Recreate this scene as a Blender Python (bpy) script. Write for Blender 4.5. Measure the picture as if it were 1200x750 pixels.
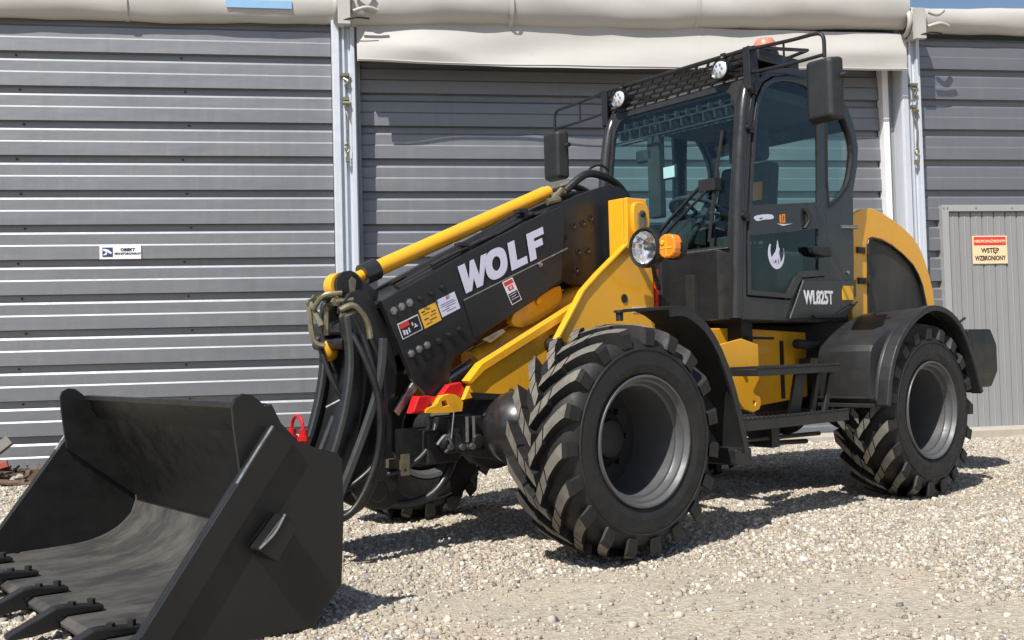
import bpy, math, random
import numpy as np
from mathutils import Vector, Matrix
from mathutils.geometry import tessellate_polygon
R = math.radians
random.seed(7); rng = np.random.default_rng(7)
scn = bpy.context.scene
for o in list(bpy.data.objects): bpy.data.objects.remove(o)
col = scn.collection

# ------------------------------------------------------------ camera, light, exposure
cd = bpy.data.cameras.new("camera"); cam = bpy.data.objects.new("camera", cd); col.objects.link(cam)
cd.sensor_width = 36; cd.lens = 35.91; cd.clip_start = .05; cd.clip_end = 500
cF = Vector((0.158073, 0.9868827, 0.03279412)); cU = Vector((0.02028752, -0.03645061, 0.99912951)); cR = cF.cross(cU)
mw = Matrix((cR, cU, -cF)).transposed().to_4x4(); mw.translation = Vector((0, -9.49078, .91524)); cam.matrix_world = mw
scn.camera = cam
SUN = Vector((.48, .58, -1.0)).normalized()              # the way the light travels
w = bpy.data.worlds.new("World"); scn.world = w; w.use_nodes = True
nt = w.node_tree; sky = nt.nodes.new("ShaderNodeTexSky"); sky.sky_type = 'NISHITA'; sky.sun_disc = False
el = math.asin(-SUN.z); sky.sun_elevation = el; sky.sun_rotation = math.atan2(-SUN.x, -SUN.y)
sky.air_density = 1.0; sky.dust_density = 1.2; sky.ozone_density = 1.5
nt.links.new(sky.outputs[0], nt.nodes['Background'].inputs[0]); nt.nodes['Background'].inputs[1].default_value = .088
sl = bpy.data.lights.new("sun", 'SUN'); so = bpy.data.objects.new("sun", sl); col.objects.link(so)
sl.energy = 4.9; sl.angle = R(.5); sl.color = (1, .955, .88)
so.rotation_euler = SUN.to_track_quat('-Z', 'Y').to_euler(); so.location = (0, 0, 12)
scn.view_settings.view_transform = 'Standard'; scn.view_settings.look = 'None'; scn.view_settings.exposure = .35; scn.view_settings.gamma = 1

# ------------------------------------------------------------ materials
def nodes(name):
    m = bpy.data.materials.new(name); m.use_nodes = True; t = m.node_tree
    return m, t, t.nodes['Principled BSDF']
def ramp(t, src, p0, c0, p1, c1):
    r = t.nodes.new("ShaderNodeValToRGB"); e = r.color_ramp.elements
    e[0].position = p0; e[0].color = (*c0, 1); e[1].position = p1; e[1].color = (*c1, 1)
    t.links.new(src, r.inputs[0]); return r.outputs[0]
def noise(t, scale, detail=4, rough=.6, vec=None, mscale=None, obj=True):
    n = t.nodes.new("ShaderNodeTexNoise"); n.inputs['Scale'].default_value = scale; n.inputs['Detail'].default_value = detail
    n.inputs['Roughness'].default_value = rough
    tc = t.nodes.new("ShaderNodeTexCoord"); src = tc.outputs['Object']
    if mscale:
        mp = t.nodes.new("ShaderNodeMapping"); mp.inputs['Scale'].default_value = mscale; t.links.new(src, mp.inputs[0]); src = mp.outputs[0]
    t.links.new(src, n.inputs['Vector']); return n.outputs['Fac']
def mix(t, fac, a, b):
    n = t.nodes.new("ShaderNodeMix"); n.data_type = 'RGBA'
    for i, v in ((0, fac), (6, a), (7, b)):
        if isinstance(v, (int, float)): n.inputs[i].default_value = v
        elif isinstance(v, tuple): n.inputs[i].default_value = (*v, 1)
        else: t.links.new(v, n.inputs[i])
    return n.outputs[2]
def bump(t, b, h, strength, dist=.01):
    n = t.nodes.new("ShaderNodeBump"); n.inputs['Strength'].default_value = strength; n.inputs['Distance'].default_value = dist
    t.links.new(h, n.inputs['Height']); t.links.new(n.outputs[0], b.inputs['Normal'])
def paint(name, c, rough=.35, dust=.25, dustc=(.30, .26, .21), metal=0, coat=0, nscale=6, bumpy=0, mscale=None, lo=.45, hi=.75, rv=.18):
    m, t, b = nodes(name)
    f = noise(t, nscale, 6, .65, mscale=mscale)
    fr = ramp(t, f, lo, (0, 0, 0), hi, (dust, dust, dust))
    t.links.new(mix(t, fr, c, dustc), b.inputs['Base Color'])
    f2 = noise(t, nscale * 3.1, 4)
    rr = ramp(t, f2, .3, (rough - rv / 2,) * 3, .75, (min(1, rough + rv),) * 3)
    t.links.new(rr, b.inputs['Roughness']); b.inputs['Metallic'].default_value = metal
    b.inputs['Coat Weight'].default_value = coat; b.inputs['Coat Roughness'].default_value = .08
    if bumpy: bump(t, b, noise(t, nscale * 14, 3), bumpy, .004)
    return m
M = {}
M['yellow'] = paint('yellow_paint', (.83, .40, .014), .30, .22, (.46, .31, .12), coat=.3, nscale=5, lo=.4, hi=.8)
def grime(m, col2, scale, amt, lo=.55, hi=.72, ms=None):
    t = m.node_tree; b = t.nodes['Principled BSDF']; src = b.inputs['Base Color'].links[0].from_socket
    f = noise(t, scale, 8, .7, mscale=ms)
    t.links.new(mix(t, ramp(t, f, lo, (0, 0, 0), hi, (amt,) * 3), src, col2), b.inputs['Base Color'])
grime(M['yellow'], (.22, .125, .03), 7, .5, .56, .74, (1, 1, .45)); grime(M['yellow'], (.12, .09, .05), 38, .55, .66, .74)
M['black'] = paint('black_paint', (.012, .012, .0135), .38, .07, (.10, .09, .08), coat=.12, nscale=5)
M['char'] = paint('charcoal_paint', (.020, .0195, .020), .28, .07, (.10, .09, .08), coat=.35, nscale=4)
M['edge'] = paint('highlit_black_edge', (.045, .047, .050), .34, .3, (.12, .12, .115), nscale=11)  # lighter black that puts the plate-edge highlights into the colour
M['bucket'] = paint('bucket_paint', (.008, .008, .0078), .42, .08, (.06, .056, .048), nscale=3.2, bumpy=.12)
M['plastic'] = paint('black_plastic', (.0135, .0145, .016), .44, .14, (.09, .09, .085), nscale=3, bumpy=.05, mscale=(1, 1, .35))
M['rubber'] = paint('tyre_rubber', (.009, .0088, .0088), .6, .35, (.036, .033, .029), nscale=9, bumpy=.3, lo=.42, hi=.75)
M['tread'] = paint('worn_lug_rubber', (.088, .081, .069), .8, .85, (.22, .20, .165), nscale=14, bumpy=.4, lo=.3, hi=.7)
M['hose'] = paint('hose_rubber', (.013, .013, .014), .38, .12, (.1, .1, .09), nscale=20)
M['rim'] = paint('rim_grey', (.10, .103, .107), .42, .3, (.05, .046, .04), metal=.2, nscale=7)
M['dark'] = paint('dark_mechanics', (.013, .013, .014), .55, .3, (.05, .045, .04), nscale=9)
M['steel'] = paint('bare_steel', (.42, .41, .40), .35, .35, (.2, .17, .13), metal=.9, nscale=14)
M['brass'] = paint('zinc_fittings', (.26, .235, .16), .38, .8, (.08, .065, .04), metal=.6, nscale=18)
M['red'] = paint('red_paint', (.55, .012, .014), .35, .08, (.3, .1, .08), nscale=8)
M['redref'] = paint('red_reflector', (.62, .05, .03), .25, .05)
M['orange'] = paint('orange_lens', (.88, .26, .015), .18, .35, (.65, .12, .01), coat=.6, nscale=40)
M['beacon'] = paint('faded_beacon', (.72, .22, .14), .25, .3, (.7, .4, .3), coat=.4)
M['amberref'] = paint('amber_plate', (.85, .45, .02), .4, .05)
M['white'] = paint('white_print', (.78, .78, .82), .4, .06, (.5, .5, .5))
M['lilac'] = paint('white_sticker', (.66, .66, .82), .4, .05, (.5, .5, .5))
M['yelstk'] = paint('yellow_sticker', (.82, .46, .04), .4, .08)
M['ink'] = paint('black_print', (.015, .015, .015), .5, 0)
M['redink'] = paint('red_print', (.62, .04, .035), .45, .1, (.6, .3, .25))
M['blueink'] = paint('blue_print', (.015, .045, .16), .45, .1)
M['peach'] = paint('faded_sign', (.83, .60, .36), .5, .3, (.8, .68, .5))
M['seat'] = paint('seat_fabric', (.028, .030, .033), .85, .1)
M['alu'] = paint('aluminium_post', (.60, .64, .70), .42, .35, (.44, .46, .50), metal=.25, nscale=3, mscale=(1, 1, .1))
M['doorgrey'] = paint('door_grey', (.27, .275, .28), .5, .2, (.33, .32, .30), nscale=2.5, metal=.1)
M['frame'] = paint('door_frame_grey', (.33, .335, .34), .45, .2, (.3, .29, .27), nscale=3)
M['conc'] = paint('concrete', (.42, .385, .33), .9, .6, (.28, .25, .21), nscale=5, bumpy=.5)
M['wood'] = paint('weathered_wood', (.15, .14, .12), .85, .6, (.13, .12, .10), nscale=5, mscale=(1, 1, 8), bumpy=.4)
M['redwood'] = paint('faded_red_bar', (.42, .09, .05), .7, .4, (.25, .13, .1), nscale=8)
M['rust'] = paint('rusty_scrap', (.10, .06, .04), .85, .5, (.2, .17, .14), nscale=12, bumpy=.4)
M['lightglass'] = paint('lamp_lens', (.72, .74, .78), .12, .35, (.35, .36, .38), coat=.9, nscale=30, metal=.35)
M['reflector'] = paint('lamp_reflector', (.80, .80, .82), .16, .3, (.45, .42, .42), metal=.85, nscale=25)
M['mirror'] = paint('mirror_glass', (.7, .7, .7), .05, 0, metal=1)
M['blueset'] = paint('blue_tape', (.22, .42, .66), .5, .3, (.4, .5, .6))

def clad_mat():
    m, t, b = nodes('grey_cladding')
    f = noise(t, 1.3, 5, .6, mscale=(.35, 1, 3)); f2 = noise(t, 5, 6, .7, mscale=(2.2, 1, .25))
    c = mix(t, ramp(t, f, .35, (0, 0, 0), .75, (1, 1, 1)), (.208, .218, .240), (.248, .254, .270))
    c = mix(t, ramp(t, f2, .55, (0, 0, 0), .8, (.3, .3, .3)), c, (.33, .31, .27))
    t.links.new(c, b.inputs['Base Color']); b.inputs['Metallic'].default_value = .62
    t.links.new(ramp(t, f2, .3, (.44,) * 3, .7, (.56,) * 3), b.inputs['Roughness'])
    bump(t, b, noise(t, 1.6, 3, .5, mscale=(.8, 1, 2.5)), .35, .02)
    return m
M['clad'] = clad_mat()
grime(M['clad'], (.16, .155, .15), 2.2, .35, .55, .75, (3, 1, .5))
def fabric_mat():
    m, t, b = nodes('pvc_fabric')
    f = noise(t, 1.1, 7, .68, mscale=(.6, 1, 1.8)); f2 = noise(t, 9, 5, .7)
    c = mix(t, ramp(t, f, .42, (0, 0, 0), .72, (.55,) * 3), (.455, .442, .42), (.36, .345, .325))
    c = mix(t, ramp(t, f2, .58, (0, 0, 0), .8, (.35,) * 3), c, (.36, .33, .28))
    t.links.new(c, b.inputs['Base Color']); b.inputs['Roughness'].default_value = .55
    f3 = noise(t, 1.7, 3, .5, mscale=(1.2, 1, 1.5)); bump(t, b, f3, .22, .03); return m
M['fabric'] = fabric_mat()
def ground_mat():
    m, t, b = nodes('gravel_ground')
    tc = t.nodes.new("ShaderNodeTexCoord")
    v = t.nodes.new("ShaderNodeTexVoronoi"); v.inputs['Scale'].default_value = 62; t.links.new(tc.outputs['Object'], v.inputs['Vector'])
    n = noise(t, .55, 5, .65); n2 = noise(t, 160, 3)
    sep = t.nodes.new("ShaderNodeSeparateColor"); t.links.new(v.outputs['Color'], sep.inputs[0])
    c = ramp(t, sep.outputs[0], 0, (.31, .27, .21), 1, (.50, .45, .37))
    c = mix(t, ramp(t, n, .46, (0, 0, 0), .66, (.7,) * 3), c, (.50, .405, .295))
    n5 = noise(t, 420, 3, .7); c = mix(t, ramp(t, n5, .35, (.3,) * 3, .6, (0, 0, 0)), c, (.24, .19, .14))
    c = mix(t, ramp(t, n2, .45, (0, 0, 0), .7, (.3,) * 3), c, (.26, .21, .155))
    t.links.new(c, b.inputs['Base Color']); b.inputs['Roughness'].default_value = .95
    bump(t, b, v.outputs['Distance'], .6, .01); return m
M['ground'] = ground_mat()
def stone_mat():
    m, t, b = nodes('gravel_stones')
    a = t.nodes.new("ShaderNodeAttribute"); a.attribute_name = 'tint'
    n = noise(t, 90, 4)
    c = mix(t, ramp(t, n, .4, (0, 0, 0), .75, (.35,) * 3), a.outputs['Color'], (.22, .18, .14))
    t.links.new(c, b.inputs['Base Color']); b.inputs['Roughness'].default_value = .85; return m
M['stone'] = stone_mat()
def glass_mat(name, tint, refl=1.0):
    m = bpy.data.materials.new(name); m.use_nodes = True; t = m.node_tree
    t.nodes.remove(t.nodes['Principled BSDF']); out = t.nodes['Material Output']
    tr = t.nodes.new("ShaderNodeBsdfTransparent"); tr.inputs[0].default_value = (*tint, 1)
    gl = t.nodes.new("ShaderNodeBsdfGlossy"); gl.inputs['Roughness'].default_value = .03; gl.inputs[0].default_value = (.8 * refl, .95 * refl, refl, 1)
    fr = t.nodes.new("ShaderNodeFresnel"); fr.inputs[0].default_value = 1.5; ge = t.nodes.new("ShaderNodeNewGeometry")
    inv = t.nodes.new("ShaderNodeMath"); inv.operation = 'SUBTRACT'; inv.inputs[0].default_value = 1; t.links.new(ge.outputs['Backfacing'], inv.inputs[1])
    mu = t.nodes.new("ShaderNodeMath"); mu.operation = 'MULTIPLY'; t.links.new(fr.outputs[0], mu.inputs[0]); t.links.new(inv.outputs[0], mu.inputs[1])
    mx = t.nodes.new("ShaderNodeMixShader"); t.links.new(mu.outputs[0], mx.inputs[0]); t.links.new(tr.outputs[0], mx.inputs[1]); t.links.new(gl.outputs[0], mx.inputs[2])
    t.links.new(mx.outputs[0], out.inputs[0]); return m
M['glass'] = glass_mat('tinted_glass', (.83, .945, .935))
M['clear'] = glass_mat('clear_glass', (.97, .98, .98), .8)
def mesh_mat():
    m, t, b = nodes('perforated_grille')
    tc = t.nodes.new("ShaderNodeTexCoord"); v = t.nodes.new("ShaderNodeTexVoronoi"); v.inputs['Scale'].default_value = 70; v.inputs['Randomness'].default_value = .0
    mp = t.nodes.new("ShaderNodeMapping"); mp.inputs['Rotation'].default_value = (0, R(45), 0); mp.inputs['Scale'].default_value = (1, 0, 1)
    t.links.new(tc.outputs['Object'], mp.inputs[0]); t.links.new(mp.outputs[0], v.inputs['Vector'])
    n = noise(t, 3, 5, mscale=(1, 1, .4))
    c = mix(t, ramp(t, n, .42, (0, 0, 0), .7, (1,) * 3), (.022, .02, .02), (.075, .065, .055))
    c = mix(t, ramp(t, v.outputs['Distance'], .28, (0, 0, 0), .42, (1,) * 3), (.006, .006, .006), c)
    t.links.new(c, b.inputs['Base Color']); b.inputs['Roughness'].default_value = .5; bump(t, b, v.outputs['Distance'], .5, .004); return m
M['grille'] = mesh_mat()

# ------------------------------------------------------------ mesh tools
class MB:
    def __init__(s): s.v = []; s.f = []
    def add(s, vs, fs):
        n = len(s.v); s.v += [tuple(p) for p in vs]; s.f += [tuple(i + n for i in f) for f in fs]; return s
    def box(s, a, b, M4=None):
        (x0, y0, z0), (x1, y1, z1) = a, b
        vs = [(x0, y0, z0), (x1, y0, z0), (x1, y1, z0), (x0, y1, z0), (x0, y0, z1), (x1, y0, z1), (x1, y1, z1), (x0, y1, z1)]
        if M4: vs = [tuple(M4 @ Vector(p)) for p in vs]
        return s.add(vs, [(0, 3, 2, 1), (4, 5, 6, 7), (0, 1, 5, 4), (1, 2, 6, 5), (2, 3, 7, 6), (3, 0, 4, 7)])
    def plate(s, outer, holes, c0, c1, ax='y'):
        """outline (a, b) with holes, extruded along the third axis between c0 and c1"""
        def P(p, c): return (p[0], c, p[1]) if ax == 'y' else ((c, p[0], p[1]) if ax == 'x' else (p[0], p[1], c))
        loops = [outer] + list(holes); flat = [p for l in loops for p in l]; N = len(flat)
        tris = tessellate_polygon([[Vector((p[0], p[1], 0)) for p in l] for l in loops])
        vs = [P(p, c0) for p in flat] + [P(p, c1) for p in flat]
        fs = [tuple(t) for t in tris] + [tuple(i + N for i in reversed(t)) for t in tris]
        if not holes: n = len(outer); fs = [tuple(range(n)), tuple(range(2 * n - 1, n - 1, -1))]
        k = 0
        for l in loops:
            n = len(l)
            for i in range(n):
                j = (i + 1) % n; fs.append((k + i, k + i + N, k + j + N, k + j))
            k += n
        return s.add(vs, fs)
    def tube(s, pts, r, n=10, sm=6, cap=True):
        pts = [Vector(p) for p in pts]
        if len(pts) > 2 and sm > 1:
            q = []
            for i in range(len(pts) - 1):
                p0 = pts[max(0, i - 1)]; p1 = pts[i]; p2 = pts[i + 1]; p3 = pts[min(len(pts) - 1, i + 2)]
                for k in range(sm):
                    u = k / sm; q.append(.5 * ((2 * p1) + (p2 - p0) * u + (2 * p0 - 5 * p1 + 4 * p2 - p3) * u * u + (3 * p1 - p0 - 3 * p2 + p3) * u ** 3))
            pts = q + [pts[-1]]
        rs = r if isinstance(r, (list, tuple)) else [r] * len(pts)
        if len(rs) != len(pts): rs = [rs[0] + (rs[-1] - rs[0]) * i / (len(pts) - 1) for i in range(len(pts))]
        up = Vector((0, 0, 1)); vs = []; T = (pts[1] - pts[0]).normalized()
        if abs(T.z) > .9: up = Vector((1, 0, 0))
        N = T.cross(up).normalized()
        for i, p in enumerate(pts):
            T = (pts[min(i + 1, len(pts) - 1)] - pts[max(i - 1, 0)]).normalized()
            N = (N - T * N.dot(T)).normalized(); B = T.cross(N)
            for k in range(n):
                a = 2 * math.pi * k / n; vs.append(p + (N * math.cos(a) + B * math.sin(a)) * rs[i])
        fs = []
        for i in range(len(pts) - 1):
            for k in range(n): a = i * n + k; b = i * n + (k + 1) % n; fs.append((a, b, b + n, a + n))
        if cap: fs.append(tuple(range(n - 1, -1, -1))); L = (len(pts) - 1) * n; fs.append(tuple(range(L, L + n)))
        return s.add(vs, fs)
    def cyl(s, a, b, r, n=20): return s.tube([a, b], r, n, 1)
    def lathe(s, prof, n=48, c=(0, 0, 0), axis='y', arc=None):
        """profile of (along, radius) turned about the y (or x) axis"""
        vs = []; fs = []; m = len(prof)
        for i in range(n):
            a = 2 * math.pi * i / n
            for (v, r) in prof:
                p = (r * math.cos(a), v, r * math.sin(a)) if axis == 'y' else ((v, r * math.cos(a), r * math.sin(a)) if axis == 'x' else (r * math.cos(a), r * math.sin(a), v))
                vs.append((p[0] + c[0], p[1] + c[1], p[2] + c[2]))
        for i in range(n):
            for k in range(m - 1): a = i * m + k; b = ((i + 1) % n) * m + k; fs.append((a, a + 1, b + 1, b))
        return s.add(vs, fs)
    def sphere(s, c, r, n=20, sc=(1, 1, 1)):
        prof = [(math.sin(t) * r, max(1e-4, math.cos(t) * r)) for t in np.linspace(-math.pi / 2, math.pi / 2, n // 2 + 1)]
        k = MB().lathe([(float(a), float(b)) for a, b in prof], n)
        return s.add([(p[0] * sc[0] + c[0], p[1] * sc[1] + c[1], p[2] * sc[2] + c[2]) for p in k.v], k.f)
    def split(s, name, mat, parent=None, **kw):
        """one object per connected piece"""
        par = list(range(len(s.v)))
        def find(a):
            while par[a] != a: par[a] = par[par[a]]; a = par[a]
            return a
        for f in s.f:
            for i in f[1:]: par[find(i)] = find(f[0])
        g_ = {}
        for f in s.f: g_.setdefault(find(f[0]), []).append(f)
        res = []
        for fs in g_.values():
            ids = sorted({i for f in fs for i in f}); mp = {a: b for b, a in enumerate(ids)}
            k = MB(); k.v = [s.v[i] for i in ids]; k.f = [tuple(mp[i] for i in f) for f in fs]; res.append(k.build(name, mat, parent, **kw))
        return res
    def build(s, name, mat, parent=None, bevel=0, smooth=None, off=(0, 0, 0), seg=2):
        me = bpy.data.meshes.new(name)
        me.from_pydata([(p[0] - off[0], p[1] - off[1], p[2] - off[2]) for p in s.v], [], s.f); me.update()
        import bmesh
        b = bmesh.new(); b.from_mesh(me); bmesh.ops.recalc_face_normals(b, faces=b.faces); b.to_mesh(me); b.free()
        if smooth is not None:
            me.polygons.foreach_set('use_smooth', [True] * len(me.polygons)); me.set_sharp_from_angle(angle=R(smooth))
        me.materials.append(M[mat] if isinstance(mat, str) else mat)
        o = bpy.data.objects.new(name, me); col.objects.link(o)
        if parent: o.parent = parent
        if bevel:
            bm = o.modifiers.new('bevel', 'BEVEL'); bm.width = bevel; bm.segments = seg; bm.limit_method = 'ANGLE'; bm.angle_limit = R(40)
        return o
def empty(name, loc=(0, 0, 0), rz=0, parent=None):
    o = bpy.data.objects.new(name, None); col.objects.link(o); o.location = loc; o.rotation_euler = (0, 0, rz); o.empty_display_size = .2
    if parent: o.parent = parent
    return o
def tag(o, label=None, cat=None, group=None, kind=None):
    for k, v in (('label', label), ('category', cat), ('group', group), ('kind', kind)):
        if v: o[k] = v
    return o
def chaikin(p, it=1, closed=True):
    for _ in range(it):
        q = []; n = len(p)
        for i in range(n if closed else n - 1):
            a = p[i]; b = p[(i + 1) % n]; q.append((.75 * a[0] + .25 * b[0], .75 * a[1] + .25 * b[1])); q.append((.25 * a[0] + .75 * b[0], .25 * a[1] + .75 * b[1]))
        p = q if closed else [p[0]] + q + [p[-1]]
    return p
def offset_path(path, d):
    """strip outline of thickness d along an open (a, b) path"""
    n = len(path); nor = []
    for i in range(n):
        a = path[max(0, i - 1)]; b = path[min(n - 1, i + 1)]; dx, dz = b[0] - a[0], b[1] - a[1]; L = math.hypot(dx, dz) or 1; nor.append((-dz / L, dx / L))
    return list(path) + [(p[0] + q[0] * d, p[1] + q[1] * d) for p, q in reversed(list(zip(path, nor)))]
def text(body, size, org, e1, e2, mat, parent=None, sx=1, bold=0, shear=0, center=False, name='lettering', off=(0, 0, 0), ext=.0008):
    cu = bpy.data.curves.new('t', 'FONT'); cu.body = body; cu.size = size; cu.offset = bold; cu.extrude = ext; cu.shear = shear; cu.resolution_u = 3
    if center: cu.align_x = 'CENTER'
    ob = bpy.data.objects.new('t', cu); me = bpy.data.meshes.new_from_object(ob)
    e1 = Vector(e1).normalized(); e2 = Vector(e2).normalized(); e3 = e1.cross(e2); org = Vector(org) - Vector(off)
    for v in me.vertices: v.co = org + e1 * (v.co.x * sx) + e2 * v.co.y + e3 * v.co.z
    bpy.data.objects.remove(ob); bpy.data.curves.remove(cu)
    me.name = name; me.materials.clear(); me.materials.append(M[mat]); o = bpy.data.objects.new(name, me); col.objects.link(o)
    if parent: o.parent = parent
    return o

# ------------------------------------------------------------ ground
def hgt(x, y):
    h = .010 * np.sin(x * 1.9 + .7 * y) + .008 * np.sin(y * 2.7 - x * 1.1 + 1) + .005 * np.sin(x * 6.1 + y * 4.3) + .004 * np.sin(y * 9.7 - 3.3 * x) - .012
    return h
xs = np.concatenate([np.linspace(-60, -4, 22)[:-1], np.linspace(-4, 10, 260), np.linspace(10, 60, 20)[1:]])
ys = np.concatenate([np.linspace(-40, -8, 14)[:-1], np.linspace(-8, 0, 150), np.linspace(0, 60, 24)[1:]])
GX, GY = np.meshgrid(xs, ys); GZ = hgt(GX, GY)
nx, ny = len(xs), len(ys); idx = np.arange(nx * ny).reshape(ny, nx)
fc = np.stack([idx[:-1, :-1], idx[:-1, 1:], idx[1:, 1:], idx[1:, :-1]], -1).reshape(-1, 4)
me = bpy.data.meshes.new('ground'); me.from_pydata(np.stack([GX, GY, GZ], -1).reshape(-1, 3).tolist(), [], fc.tolist()); me.materials.append(M['ground'])
me.polygons.foreach_set('use_smooth', [True] * len(me.polygons))
g = bpy.data.objects.new('ground', me); col.objects.link(g); tag(g, 'pale beige gravel yard in front of the grey clad hall', kind='structure')
# loose stones
def make_stones(N):
    x = rng.uniform(-4.2, 9.5, N * 4); y = -8.0 + 7.6 * rng.random(N * 4)
    d = y + 9.49; az = np.arctan2(x, d)
    keep = (az > R(-21)) & (az < R(39)) & (d > 1.6)
    # denser close by, where a stone is several pixels across
    p = np.clip(1.25 - .06 * d, .6, 1); keep &= rng.random(N * 4) < p
    cl = np.sin(x * 1.7 + 2 * np.sin(y * 1.1)) + np.sin(y * 2.3 + x * .6 + 1.3); keep &= rng.random(N * 4) < np.where(cl > 1.05, .5, 1) * (1 - .86 * np.clip(1.45 - (((x - 1.15) / 1.35) ** 2 + ((y + 6.0) / .85) ** 2 + .35 * np.sin(x * 5 + 2 * np.sin(y * 4)) + .25 * np.sin(y * 9 - x * 3)), 0, 1))
    x = x[keep][:N]; y = y[keep][:N]; n = len(x)
    base = np.array([(-1, -1, -1), (1, -1, -1), (1, 1, -1), (-1, 1, -1), (-1, -1, 1), (1, -1, 1), (1, 1, 1), (-1, 1, 1)], float) * .62
    V = base[None] + rng.uniform(-.28, .28, (n, 8, 3)); V[:, 4:, :2] *= .72
    s = np.clip(rng.lognormal(math.log(.0071), .43, n), .0038, .025)
    V *= s[:, None, None] * np.stack([rng.uniform(.8, 1.5, n), rng.uniform(.7, 1.2, n), rng.uniform(.5, .95, n)], 1)[:, None]
    a = rng.uniform(0, 6.28, n); b = rng.normal(0, .35, n)
    Y = V[:, :, 1] * np.cos(b)[:, None] - V[:, :, 2] * np.sin(b)[:, None]; Z = V[:, :, 1] * np.sin(b)[:, None] + V[:, :, 2] * np.cos(b)[:, None]
    X = V[:, :, 0]; c, q = np.cos(a)[:, None], np.sin(a)[:, None]
    P = np.stack([X * c - Y * q + x[:, None], X * q + Y * c + y[:, None], Z + (hgt(x, y) + s * .22)[:, None]], -1).reshape(-1, 3)
    F = np.array([(0, 3, 2, 1), (4, 5, 6, 7), (0, 1, 5, 4), (1, 2, 6, 5), (2, 3, 7, 6), (3, 0, 4, 7)])
    faces = (F[None] + (np.arange(n) * 8)[:, None, None]).reshape(-1, 4)
    me = bpy.data.meshes.new('gravel'); me.vertices.add(n * 8); me.vertices.foreach_set('co', P.ravel())
    me.loops.add(n * 24); me.loops.foreach_set('vertex_index', faces.ravel()); me.polygons.add(n * 6)
    me.polygons.foreach_set('loop_start', np.arange(n * 6) * 4); me.update(calc_edges=True)
    pal = np.array([(.47, .42, .345), (.58, .545, .48), (.36, .315, .25), (.50, .41, .335), (.25, .24, .225), (.66, .64, .59), (.43, .375, .29)])
    t = pal[rng.choice(7, n, p=[.26, .18, .16, .12, .08, .08, .12])] * rng.uniform(.66, 1.18, (n, 1)) * np.array([.97, .965, .955])
    at = me.color_attributes.new('tint', 'FLOAT_COLOR', 'POINT'); at.data.foreach_set('color', np.repeat(np.concatenate([t, np.ones((n, 1))], 1), 8, 0).ravel())
    me.materials.append(M['stone']); o = bpy.data.objects.new('gravel', me); col.objects.link(o)
    tag(o, 'loose crushed stones scattered over the yard', 'gravel', kind='stuff')
make_stones(235000)

# ------------------------------------------------------------ the hall
hall = tag(empty('storage_hall'), 'long tent hall with grey ribbed metal walls and cream fabric roof edge', 'building')
PIT = .309
def clad(x0, x1, y, kmin=-1, kmax=11, cut=None):
    for k in range(kmin, kmax + 1):
        z0 = 3.698 - k * PIT; z1 = z0 - PIT + .002
        prof = [(0, z0 - .001), (.048, z0 - .005), (.048, z0 - .063), (.021, z0 - .065), (.009, z0 - .084), (.009, z0 - .176), (0, z0 - .190), (0, z1)]
        zb = -.02
        if z1 < zb: prof = [(a, max(b, zb + .001 * i)) for i, (a, b) in enumerate(reversed(prof))][::-1]
        segs = [(x0, x1, prof)]
        if cut and z1 < cut[2] - .02:
            segs = [(x0, cut[0], prof), (cut[1], x1, prof)]
            if z0 > cut[2]: segs.append((cut[0] + .002, cut[1] - .002, [(a, max(b, cut[2] + .001 - .0004 * i)) for i, (a, b) in enumerate(prof)]))
        for a, b, prof in segs:
            m = MB(); n = len(prof)
            m.add([(a, y + p[0], p[1]) for p in prof] + [(b, y + p[0], p[1]) for p in prof], [(i, i + 1, i + 1 + n, i + n) for i in range(n - 1)])
            back = [(a, y + .08, prof[0][1]), (b, y + .08, prof[0][1]), (b, y + .08, prof[-1][1]), (a, y + .08, prof[-1][1])]
            q = len(m.v); m.v += back; m.f += [(q, q + 1, q + 2, q + 3), (0, n, q + 1, q), (n - 1, q + 3, q + 2, 2 * n - 1)]
            m.f += [tuple(range(n)) + (q + 3, q), tuple(range(n, 2 * n)) + (q + 2, q + 1)]
            m.build('cladding_panel', 'clad', hall)
clad(-7.0, -.112, 0); clad(.118, 5.36, .08); clad(5.715, 12.0, 0, cut=(5.955, 7.62, 2.30))
# wall above the cladding and behind it
MB().box((-7, .13, 0), (12, .2, 4.0)).build('inner_wall', 'dark', hall)
def post(x0, x1, yf):
    m = MB(); w_ = x1 - x0
    sec = [(x0, yf + .02), (x0 + .012, yf), (x0 + .07, yf), (x0 + .07, yf + .035), (x0 + .085, yf + .05), (x0 + .095, yf + .05), (x0 + .1, yf + .012), (x0 + .118, yf + .012), (x0 + .123, yf + .05), (x1 - .055, yf + .05), (x1 - .045, yf), (x1 - .012, yf), (x1, yf + .02), (x1, .125), (x0, .125)]
    m.plate(sec, [], -.02, 4.0, 'z'); return m.build('post', 'alu', hall, bevel=.002, seg=1)
p1 = post(-.105, .115, -.13); p2 = post(5.495, 5.712, -.13)
def fitting(x, z, parent):
    m = MB(); m.box((x - .035, -.16, z + .02), (x + .035, -.09, z + .045)); m.tube([(x - .02, -.14, z), (x + .02, -.16, z - .03), (x - .005, -.16, z - .07), (x + .02, -.15, z - .1)], .011, 8)
    m.box((x - .028, -.15, z - .2), (x + .028, -.10, z - .17)); m.cyl((x - .03, -.15, z - .23), (x + .03, -.15, z - .23), .02, 12)
    m.tube([(x, -.13, z - .3), (x + .014, -.15, z - .38), (x, -.15, z - .62)], .008, 8)
    m.tube([(x - .022, -.15, z - .62), (x, -.155, z - .6), (x + .022, -.15, z - .64), (x, -.155, z - .68), (x - .022, -.15, z - .64)], .008, 8)
    m.box((x - .015, -.15, z - .76), (x + .02, -.12, z - .72)); m.split('tension_fitting', 'brass', parent, smooth=40)
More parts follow.
